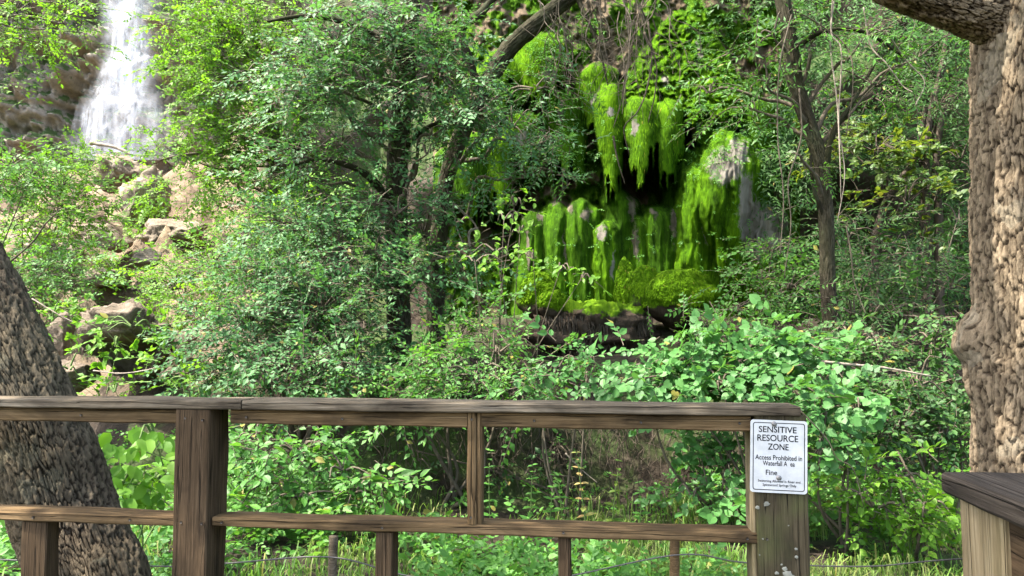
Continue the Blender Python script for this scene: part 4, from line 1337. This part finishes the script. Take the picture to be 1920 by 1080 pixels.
# roots and creepers on the dark bank
def bank_roots():
    rg = np.random.default_rng(38)
    A = Acc()
    for k in range(260):
        px = rg.uniform(680, 1430); D = rg.uniform(6.9, 7.5)
        y0 = rg.uniform(770, 860)
        P = wander(W(px, y0, D), W(px + rg.normal(0, 30), y0 + rg.uniform(30, 130), D - .2), 5, .04, rg)
        V, F = tube(P, [.005, .002], 3, 10, cap=False); A.add(V, F)
    V, F = A.get()
    o = link('bank_roots', make_mesh('bank_roots', V, F), BARK_DARK); tag(o, 'fine brown roots and dead stems hanging over the dark bank', 'roots', kind='stuff')


bank_roots()


# ---------------------------------------------------------------- grass and weeds
def grass():
    rg = np.random.default_rng(48)
    N = 27000
    x = rg.uniform(-4.2, 4.6, N); y = rg.uniform(3.3, 7.0, N)
    keep = (np.abs(x / y) < .72) & (fbm(np.stack([x * 1.1, y * 1.1, x * 0], -1), 3, 61) > -.3 + .5 * sst(6.2, 7.0, y))
    hollow = (x > -1.3) & (x < 1.3) & (y > 5.3)
    keep &= ~(hollow & (rg.random(N) < .75))
    x, y = x[keep], y[keep]; n = len(x); z = H(x, y)
    P = np.stack([x, y, z - .02], -1)
    h = rg.uniform(.07, .30, n) * rg.uniform(.6, 1.1, n) * (.75 + .5 * sst(-.5, .6, fbm(np.stack([x, y, x * 0], -1), 2, 66)))
    a = rg.uniform(0, 2 * np.pi, n); lean = np.stack([np.cos(a), np.sin(a), a * 0], -1); w = rg.uniform(.0025, .006, n)
    side = np.stack([-np.sin(a), np.cos(a), a * 0], -1) * w[:, None]
    bend = rg.uniform(.2, 1.25, n)[:, None]
    zz = np.array([0, 0, 1.0])
    p1 = P + (zz * .5 + lean * .10 * bend) * h[:, None]
    p2 = P + (zz * (.92 - .18 * bend) + lean * .42 * bend) * h[:, None]
    p3 = P + (zz * (1.0 - .45 * bend) + lean * .85 * bend) * h[:, None]
    V = np.stack([P - side, P + side, p1 + side, p1 - side, p2 + side * .7, p2 - side * .7, p3], 1).reshape(-1, 3)
    o = (np.arange(n) * 7)[:, None]
    F4 = np.vstack([np.hstack([o, o + 1, o + 2, o + 3]), np.hstack([o + 3, o + 2, o + 4, o + 5])])
    F3 = np.hstack([o + 5, o + 4, o + 6])
    ob = link('grass', make_mesh('grass', V, [F4, F3]), L_GRASS); tag(ob, 'bright tall grass growing behind the railing', 'grass', kind='stuff')
    # leafy ground cover
    la, ta = Acc(), Acc()
    kind, arr, nl, lf = STY['broad']; tp = sprays_for('ovate', 'alt', 7, .2, .05)
    N = 9500
    x = rg.uniform(-4.2, 4.6, N); y = rg.uniform(3.8, 7.6, N); keep = (np.abs(x / y) < .72) & (fbm(np.stack([x * .9, y * .9, x * 0], -1), 3, 71) > -.05)
    keep &= ~((x > -1.4) & (x < 1.6) & (y > 5.4) & (y < 8.4) & (rg.random(N) < .95))
    x, y = x[keep], y[keep]; n = len(x)
    P = np.stack([x, y, H(x, y) + rg.uniform(.02, .22, n)], -1)
    d = norm(rg.normal(size=(n, 3)) * [1, 1, .3] + [0, -.1, .35]); nn = norm(rg.normal(size=(n, 3)) * .3 + [0, -.3, 1])
    stamp(tp, rg.integers(0, 9, n), basis(d, nn), P, rg.uniform(.7, 1.4, n), la, None); LEAVES[0] += n * 7
    V, F = la.get(); o = link('ground_cover', make_mesh('ground_cover', V, F, False), L_MID); tag(o, 'low leafy weeds covering the ground and bank', 'weeds', kind='stuff')
    # leafy cover over the left slope
    la = Acc(); tp = sprays_for('small', 'alt', 11, .42, .085)
    N = 2600
    y = rg.uniform(9, 27, N); x = rg.uniform(-.70, -.26, N) * y; keep = fbm(np.stack([x * .5, y * .5, x * 0], -1), 3, 81) > .08
    x, y = x[keep], y[keep]; n = len(x)
    pxs = 960 + FPX * x / y; kk = ~((pxs > 140) & (pxs < 380) & (rg.random(n) < .85)); x, y = x[kk], y[kk]; n = len(x)
    P = np.stack([x, y, H(x, y) + rg.uniform(.05, .55, n)], -1)
    d = norm(rg.normal(size=(n, 3)) * [1, 1, .3] + [0, -.1, .35]); nn = norm(rg.normal(size=(n, 3)) * .3 + [0, -.3, 1])
    stamp(tp, rg.integers(0, 9, n), basis(d, nn), P, rg.uniform(.7, 1.4, n), la, None); LEAVES[0] += n * 11
    V, F = la.get(); o = link('slope_weeds', make_mesh('slope_weeds', V, F, False), L_SUN); tag(o, 'bright green weeds scattered over the rocky slope', 'weeds', kind='stuff')
    # ferns and creepers on the right-hand cliff
    la = Acc(); tp = sprays_for('lance', 'opp', 11, .4, .09)
    N = 2600
    px = rg.uniform(1380, 1900, N); py = rg.uniform(-40, 560, N)
    keep = fbm(np.stack([px * .012, py * .012, px * 0], -1), 3, 83) > -.1
    px, py = px[keep], py[keep]; n = len(px)
    P = np.array([W(a, b, 10.9 - .0006 * (a - 1380) - rg.uniform(0, .8)) for a, b in zip(px, py)])
    d = norm(rg.normal(size=(n, 3)) * [1, .5, .5] + [0, -.4, -.5]); nn = norm(rg.normal(size=(n, 3)) * .3 + [0, -.7, .6])
    stamp(tp, rg.integers(0, 9, n), basis(d, nn), P, rg.uniform(.7, 1.3, n), la, None); LEAVES[0] += n * 11
    V, F = la.get(); o = link('cliff_ferns', make_mesh('cliff_ferns', V, F, False), L_DARK); tag(o, 'shaded ferns covering the cliff behind the slim trees', 'ferns', kind='stuff')


grass()


def weed(px, D, h, label, seed, mat, dry=False):
    """upright weed with paired leaves"""
    rg = np.random.default_rng(seed); b = gz(px, D)
    root = empty('weed', b, label, 'weed', 'tall weeds behind the lower rail')
    la = Acc(); lv, lf = leaf_tpl('ovate'); n = 11
    top = b + [rg.normal(0, .06), rg.normal(0, .05), h]
    P = spline([b, (b + top) / 2 + rg.normal(size=3) * .02, top], 30)
    for i in range(n):
        t = .25 + .75 * i / n; q = P[int(t * 29)]
        for s in (0, math.pi):
            a = i * 1.57 + s + rg.normal(0, .25); d = np.array([math.cos(a), math.sin(a), rg.uniform(-.3, .35)])
            la.add((lv * (.085 * (1.15 - .75 * t) * rg.uniform(.8, 1.2))) @ basis(d, np.array([0, -.3, 1.0])).T + q, lf)
    V, F = la.get(); part('leaves', V, F, mat, root, smooth=False, kind='stuff')
    V, F = tube(P[::6], [.006, .003], 5, 20); part('stem', V, F, STEM_GREEN, root)


for k, (px, D, h, lab, mat) in enumerate([
    (925, 5.6, .78, 'upright green weed just right of the baluster', L_MID), (985, 5.5, .70, 'second upright weed right of the baluster with a seed head', L_MID),
    (1035, 5.5, .62, 'short upright weed above the middle of the lower rail', L_MID), (1060, 5.6, .60, 'leaning weed beside the dry yellow one', L_MID),
    (1105, 5.4, .80, 'dry yellow brown weed above the lower rail', L_DRY), (1140, 5.5, .72, 'pale green weed right of the dry yellow one', L_YEL),
    (600, 4.9, .42, 'green weed by the grey stake', L_SUN), (860, 4.9, .40, 'fresh weed under the lower rail left of centre', L_SUN), (970, 4.8, .42, 'fresh weed under the lower rail right of centre', L_SUN),
    (1180, 5.4, .55, 'tall weed left of the sign post grass', L_MID)]):
    weed(px, D, h, lab, 600 + k, mat)


# ---------------------------------------------------------------- railing
def board_mesh(L, w, t, seed, nl=70, wear=.0022, bev=.0035):
    """board along +X (0..L), width along Y (0..w), thickness down Z (-t..0), with worn edges"""
    prof = [(bev, 0), (w * .33, 0), (w * .66, 0), (w - bev, 0), (w, -bev), (w, -t * .5), (w, -t + bev), (w - bev, -t), (w * .5, -t), (bev, -t), (0, -t + bev), (0, -t * .5), (0, -bev)]
    pr = np.array(prof); k = len(pr); xs = np.linspace(0, L, nl)
    V = np.stack([xs[:, None] * np.ones(k), np.ones((nl, 1)) * pr[None, :, 0], np.ones((nl, 1)) * pr[None, :, 1]], -1)
    c = np.array([0, w / 2, -t / 2])
    q = V * np.array([5, 28, 28]) + seed * 3.1
    d = norm((V - c) * np.array([0, 1 / w, 1 / t]))
    V = V + d * (wear * fbm(q, 3, seed))[..., None]
    V[..., 2] += (.0018 * fbm(np.stack([xs * 1.4, xs * 0, xs * 0], -1), 2, seed + 2))[:, None]
    V = V.reshape(-1, 3)
    i = np.arange(nl - 1)[:, None] * k; j = np.arange(k)[None]
    F = np.stack([i + j, i + k + j, i + k + (j + 1) % k, i + (j + 1) % k], -1).reshape(-1, 4)
    V = np.vstack([V, [0, w / 2, -t / 2], [L, w / 2, -t / 2]]); j = np.arange(k); b = (nl - 1) * k
    T = np.vstack([np.stack([np.full(k, nl * k), j, (j + 1) % k], -1), np.stack([np.full(k, nl * k + 1), b + (j + 1) % k, b + j], -1)])
    return V, [F, T]


def beam(name, a, b, w, t, mat, parent, seed, ydir=None, nl=70, wear=.0022):
    """board whose front top edge runs from a to b; width goes along ydir, thickness to the other side"""
    a = np.asarray(a, float); b = np.asarray(b, float); x = norm(b - a); L = np.linalg.norm(b - a)
    yd = np.array([0, 1.0, 0]) if ydir is None else np.asarray(ydir, float)
    y = norm(yd - x * np.dot(yd, x)); z = np.cross(x, y)
    V, F = board_mesh(L, w, t, seed, nl, wear)
    o = link(name, make_mesh(name, V, F, smooth=False), mat, parent)
    off = np.zeros(3) if parent is None else np.array(parent.location)
    M = Matrix([[float(x[i]), float(y[i]), float(z[i]), float(a[i] - off[i])] for i in range(3)] + [[0, 0, 0, 1]])
    o.matrix_local = M
    return o


def rail_depth(px):
    return 2.27 + (2.0 - 2.27) * px / 1495.0


def rail_pt(px, z, back=0.0):
    D = rail_depth(px); p = np.array([(px - 960) / FPX * D / 1.0, D, z])
    d = RDIRN
    return p + d * back


_a = np.array([(0 - 960) / FPX * 2.27, 2.27]); _b = np.array([(1495 - 960) / FPX * 2.0, 2.0])
RDIR = norm(np.array([_b[0] - _a[0], _b[1] - _a[1], 0])); RDIRN = np.array([-RDIR[1], RDIR[0], 0])


def line_pt(px, z, back=0.0):
    """point on the railing line (front edge of the top board) that shows in photo column px"""
    u = (px - 960) / FPX
    # a + s*(b-a): x = u*y
    dxy = _b - _a
    s = (u * _a[1] - _a[0]) / (dxy[0] - u * dxy[1])
    p = _a + s * dxy
    return np.array([p[0], p[1], z]) + RDIRN * back


def build_railing():
    ZT = 1.284
    root = empty('railing', line_pt(760, 0), 'weathered brown timber railing across the front with posts and lower rail', 'railing')
    for (x0, x1, s) in [(-420, 455.5, 3), (457.5, 1497, 4)]:
        beam('top_board', line_pt(x0, ZT), line_pt(x1, ZT - .001), .14, .0255, WOOD_GREY, root, s, nl=90, wear=.003, ydir=RDIRN)
    for (x0, x1, s) in [(-420, 333, 5), (430, 874, 6), (901, 1406, 7)]:
        beam('upper_rail', line_pt(x0, ZT - .0275, .022), line_pt(x1, ZT - .0275, .022), .089, .040, WOOD_BROWN, root, s, ydir=RDIRN)
    beam('upper_rail', line_pt(868, ZT - .0275, .060), line_pt(906, ZT - .0275, .060), .05, .040, WOOD_BROWN, root, 8, ydir=RDIRN, nl=8)
    ZL = .957
    for (x0, x1, s) in [(-420, 334, 9), (402, 1414, 10)]:
        beam('lower_rail', line_pt(x0, ZL, .018), line_pt(x1, ZL, .018), .089, .0275, WOOD_BROWN, root, s, ydir=RDIRN, wear=.003)

    def post(name, px, w, d, z0, z1, back, mat, seed, lean=0.0):
        a = line_pt(px, z1, back); b = a + np.array([lean, 0, z0 - z1])
        # board runs down: width along the rail, thickness away from the viewer
        return beam(name, a, b, w, d, mat, root, seed, ydir=RDIR, nl=60, wear=.003)
    post('post', 335, .100, .116, -.05, ZT - .0265, .004, WOOD_POST, 11, lean=-.004)
    post('post', 1412, .128, .13, -.05, ZT - .0265, .010, WOOD_MOSSY, 12)
    post('baluster', 875, .023, .038, ZL + .001, ZT - .0265, .020, WOOD_BROWN, 13)
    post('baluster', 891.5, .013, .038, ZL + .001, ZT - .029, .026, WOOD_BROWN, 14)
    for (px, w, s, m) in [(703, .048, 15, WOOD_POST), (1043, .034, 16, WOOD_POST), (44, .080, 17, WOOD_POST)]:
        post('support_post', px, w, .06, -.05, ZL - .030, .030, m, s)
    post('trim_board', 1405.5, .010, .09, -.05, ZT - .0685, .025, WOOD_PALE, 18)
    nm = plain('nail_steel', (.10, .085, .07), .55, .4, .6, .5)
    rn = np.random.default_rng(2)
    for (px, z, back) in [(352, ZT - .05, .004), (384, ZT - .055, .004), (350, ZL - .012, .004), (388, ZL - .014, .004), (1430, ZL - .012, .010), (460, ZT - .047, .022), (640, ZT - .048, .022), (1000, ZT - .047, .022), (1200, ZT - .048, .022), (1385, ZT - .047, .022),
                          (882, ZL + .02, .020), (883, ZT - .045, .020), (420, ZL - .013, .018), (718, ZL - .014, .018), (1054, ZL - .013, .018), (1395, ZL - .014, .018), (70, ZL - .014, .018), (250, ZL - .013, .018), (150, ZT - .047, .022)]:
        c = line_pt(px, z, back) - RDIRN * .0035; th = np.linspace(0, 2 * np.pi, 10, endpoint=False)
        ring = c + RDIR * (np.cos(th) * .0034)[:, None] + np.array([0, 0, 1.0]) * (np.sin(th) * .0034)[:, None]
        V = np.vstack([ring, ring + RDIRN * .008, [c - RDIRN * .0006]]); j = np.arange(10)
        part('nail', V, [np.stack([j, (j + 1) % 10, 10 + (j + 1) % 10, 10 + j], -1), np.stack([np.full(10, 20), j, (j + 1) % 10], -1)], nm, root)
    # lichen spots on the sign post
    m = plain('lichen', (.27, .265, .21), .9, .2, noisy=.5)
    rg = np.random.default_rng(3)
    A = Acc()
    for (px, py, r) in [(1437, 944, 5.5), (1420, 951, 4), (1492, 1029, 3), (1493, 1044, 3.4), (1471, 1066, 5), (1476, 1076, 8), (1456, 1074, 4), (1485, 1085, 9), (1430, 1010, 2), (1465, 1058, 2), (1478, 985, 1.6), (1424, 1040, 1.8)]:
        D = line_pt(px, 0, .010)[1]; c = W(px, py, D); n = 14
        th = np.linspace(0, 2 * np.pi, n, endpoint=False); rr = r * mpp(D) * (1 + .12 * rg.normal(size=n))
        V = c + RDIR * (np.cos(th) * rr)[:, None] + np.array([0, 0, 1.0]) * (np.sin(th) * rr * .8)[:, None] - RDIRN * .0028
        V = np.vstack([V, c - RDIRN * .005])
        A.add(V, np.stack([np.full(n, n), np.arange(n), (np.arange(n) + 1) % n], -1))
    V, F = A.get(); part('lichen', V, F, m, root, kind='stuff')


build_railing()


def fallen_leaf():
    m = plain('red_leaf', (.26, .03, .02), .6, .3, noisy=.4)
    lv, lf = leaf_tpl('ovate')
    p = line_pt(708, 1.2860, .06)
    Bm = basis(RDIR * .9 + RDIRN * .3, np.array([0, -.1, 1.0]))
    o = link('fallen_leaf', make_mesh('fallen_leaf', (lv * .024 + [0, 0, .003]) @ Bm.T, lf), m); o.location = p
    tag(o, 'small red fallen leaf lying on the top board of the railing', 'leaf')


fallen_leaf()


def side_rail():
    a = np.array([.539, .985, 1.287]); b = np.array([.472, .45, 1.287])
    root = empty('side_railing', (.6, .8, 0), 'near side railing with charcoal top board and pale post at lower right', 'railing')
    x = norm(b - a); y = norm(np.cross([0, 0, 1.0], x))
    # top board with its left edge on a-b, width to the right
    beam('top_board', a, b, .17, .0255, WOOD_CHAR, root, 21, ydir=y if y[0] > 0 else -y, wear=.0018)
    beam('top_board', a + np.array([.1725, 0, 0]), b + np.array([.1725, 0, 0]), .14, .0255, WOOD_CHAR, root, 22, ydir=np.array([1.0, 0, 0]), wear=.0018)
    # post below: pale face to the left, dark rail beyond
    p = np.array([.547, .965, 1.259])
    beam('post', p, p + [0, 0, -1.3], .105, .10, WOOD_PALE, root, 23, ydir=x, nl=60, wear=.0015)
    q = p + x * .108 + np.array([.05, 0, -.002])
    beam('rail', q, q + x * .4, .09, .04, WOOD_POST, root, 24, ydir=np.array([0, 0, -1.0]))


side_rail()


# ---------------------------------------------------------------- sign
def build_sign():
    D = line_pt(1455, 0, .010)[1]
    w, h = .1415, .1845
    tl = W(1404, 788.5, D - .0); tr = W(1505, 788.5, D)
    back = .010
    c = (line_pt(1404, 0, back) + line_pt(1505, 0, back)) / 2
    z0 = W(1455, 855.5, D)[2]
    center = np.array([c[0], c[1], z0]) - RDIRN * .006
    root = empty('warning_sign', center, 'white metal sign reading SENSITIVE RESOURCE ZONE screwed to the right post', 'sign')
    rot = math.radians(-1.6)
    ex = RDIR * math.cos(rot) + np.array([0, 0, 1.0]) * math.sin(rot) * 1.0
    ez = np.cross(ex, RDIRN); ez = norm(ez); ex = norm(ex)
    nrm = -RDIRN

    def loc(u, v, d=0.0):        # u right, v up from the centre
        return center + ex * u + ez * v + nrm * d

    def rrect(W2, H2, r, n=6):
        P = []
        for (cx, cy, a0) in [(W2 - r, H2 - r, 0), (-W2 + r, H2 - r, 90), (-W2 + r, -H2 + r, 180), (W2 - r, -H2 + r, 270)]:
            for k in range(n + 1):
                a = math.radians(a0 + 90 * k / n); P.append((cx + r * math.cos(a), cy + r * math.sin(a)))
        return np.array(P)
    white = NT('sign_paint')
    f = white.noise(22, detail=5, rough=.7); f2 = white.noise(160, detail=2)
    cc = white.ramp(f, [(.3, (.40, .40, .385)), (.6, (.50, .50, .485))]); cc = white.mix(white.math('MULTIPLY', white.math('GREATER_THAN', f2, .70), .3), cc, (.45, .43, .38))
    white = white.done(white.pbr(cc, .42, .4))
    black = plain('sign_ink', (.012, .012, .013), .8, .05)
    P = rrect(w / 2, h / 2, .008); n = len(P)
    V = np.vstack([[loc(u, v, .001) for u, v in P], [loc(u, v, -.0012) for u, v in P], [loc(0, 0, .001)], [loc(0, 0, -.0012)]])
    j = np.arange(n)
    F3 = np.vstack([np.stack([np.full(n, 2 * n), j, (j + 1) % n], -1), np.stack([np.full(n, 2 * n + 1), n + (j + 1) % n, n + j], -1)])
    F4 = np.stack([j, n + j, n + (j + 1) % n, (j + 1) % n], -1)
    panel = part('panel', V, [F3, F4], white, root, smooth=False)
    P1 = rrect(w / 2 - .0062, h / 2 - .0062, .006); P2 = rrect(w / 2 - .0082, h / 2 - .0082, .0048)
    V = np.vstack([[loc(u, v, .0014) for u, v in P1], [loc(u, v, .0014) for u, v in P2]])
    part('border', V, np.stack([j, (j + 1) % n, n + (j + 1) % n, n + j], -1), black, root, smooth=False)

    pxw = w / 101.5
    def text(s, x0, x1, ytop, ybot, cap=True):
        cu = bpy.data.curves.new('t', 'FONT'); cu.body = s; cu.size = 1; cu.resolution_u = 3; cu.offset = .012
        ob = bpy.data.objects.new('t', cu); COL.objects.link(ob)
        bpy.context.view_layer.update()
        dg = bpy.context.evaluated_depsgraph_get()
        me = bpy.data.meshes.new_from_object(ob.evaluated_get(dg))
        bpy.data.objects.remove(ob); bpy.data.curves.remove(cu)
        co = np.empty(len(me.vertices) * 3, np.float32); me.vertices.foreach_get('co', co); co = co.reshape(-1, 3).astype(float)
        lo, hi = co.min(0), co.max(0)
        U0, U1 = (x0 - 1456.5) * pxw, (x1 - 1456.5) * pxw
        V1, V0 = -(ytop - 855.5) * pxw, -(ybot - 855.5) * pxw
        uu = U0 + (co[:, 0] - lo[0]) / (hi[0] - lo[0]) * (U1 - U0); vv = V0 + (co[:, 1] - lo[1]) / (hi[1] - lo[1]) * (V1 - V0)
        Wc = np.array([loc(a, b, .0016) for a, b in zip(uu, vv)]) - np.array(root.location)
        me.vertices.foreach_set('co', Wc.astype(np.float32).ravel()); me.update(); me.materials.clear()
        me.name = 'lettering'; link('lettering', me, black, root)
    text('SENSITIVE', 1420.5, 1488, 800.5, 812)
    text('RESOURCE', 1418, 1491, 816, 828)
    text('ZONE', 1437, 1474, 832, 843.5)
    text('Access Prohibited in', 1414.5, 1498, 853, 862)
    text('Waterfall A  ea', 1428, 1485, 863.5, 872.5)
    text('Fine', 1433.5, 1454, 880, 889.5)
    text('Swimming Allowed in River and', 1419.5, 1495, 898, 904)
    text('Spicewood Springs Only', 1428, 1488, 905, 911)
    steel = plain('screw_steel', (.30, .28, .26), .45, .5, .8, .5)
    for (x, y) in [(1448, 796), (1457, 894)]:
        u, v = (x - 1456.5) * pxw, -(y - 855.5) * pxw
        th = np.linspace(0, 2 * np.pi, 14, endpoint=False); rings = []
        for (r, d) in [(.0066, .0012), (.0064, .0028), (.0045, .0042), (.002, .0046)]:
            rings.append([loc(u + r * math.cos(a), v + r * math.sin(a), d) for a in th])
        V = np.vstack(rings + [[loc(u, v, .0038)]]); j = np.arange(14)
        F4 = np.vstack([np.stack([k * 14 + j, k * 14 + (j + 1) % 14, (k + 1) * 14 + (j + 1) % 14, (k + 1) * 14 + j], -1) for k in range(3)])
        F3 = np.stack([np.full(14, 56), 42 + j, 42 + (j + 1) % 14], -1)
        part('screw', V, [F4, F3], steel, root)


build_sign()


# ---------------------------------------------------------------- rope fence
def rope_fence():
    D = 3.1
    G = 'wooden stakes of the wire fence'
    tops = []
    for k, (px, ytop, hw, D, lab, mat) in enumerate([(625, 1014, 8.5, 3.1, 'pale grey stake with a blunt top under the lower rail', WOOD_GREY), (1265, 1008, 9, 3.15, 'weathered brown stake in the grass left of the sign post', WOOD_BROWN)]):
        t = W(px, ytop, D); r = hw * mpp(D)
        b = np.array([t[0] - .01, D, -.05])
        V, F = tube([b, (b + t) / 2, t - [0, 0, .01], t], [r * 1.05, r, r, r * .8], 16, 40, rough=.08, seed=k)
        root = empty('stake', (b[0], b[1], 0), lab, 'stake', G)
        part('post', V, F, mat, root); tops.append(t)
    cable = plain('cable_steel', (.09, .085, .08), .6, .4, .3)
    pts = [W(-300, 1040, 3.0), W(20, 1050, 3.05), W(300, 1062, 3.1), W(430, 1056, 3.1), tops[0] + [0, -.03, -.055], W(780, 1082, 3.12), W(1000, 1090, 3.12), tops[1] + [0, -.03, -.06], W(1400, 1055, 3.15), W(1620, 1062, 3.2), W(1770, 1050, 3.2), W(2100, 1030, 3.3)]
    V, F = tube(pts, [.003], 6, 140)
    o = link('cable', make_mesh('cable', V, F), cable); tag(o, 'thin dark wire strung between the stakes behind the railing', 'wire')


rope_fence()
print('TRIS', TRI[0], 'LEAVES', LEAVES[0], 'OBJS', len(bpy.data.objects))
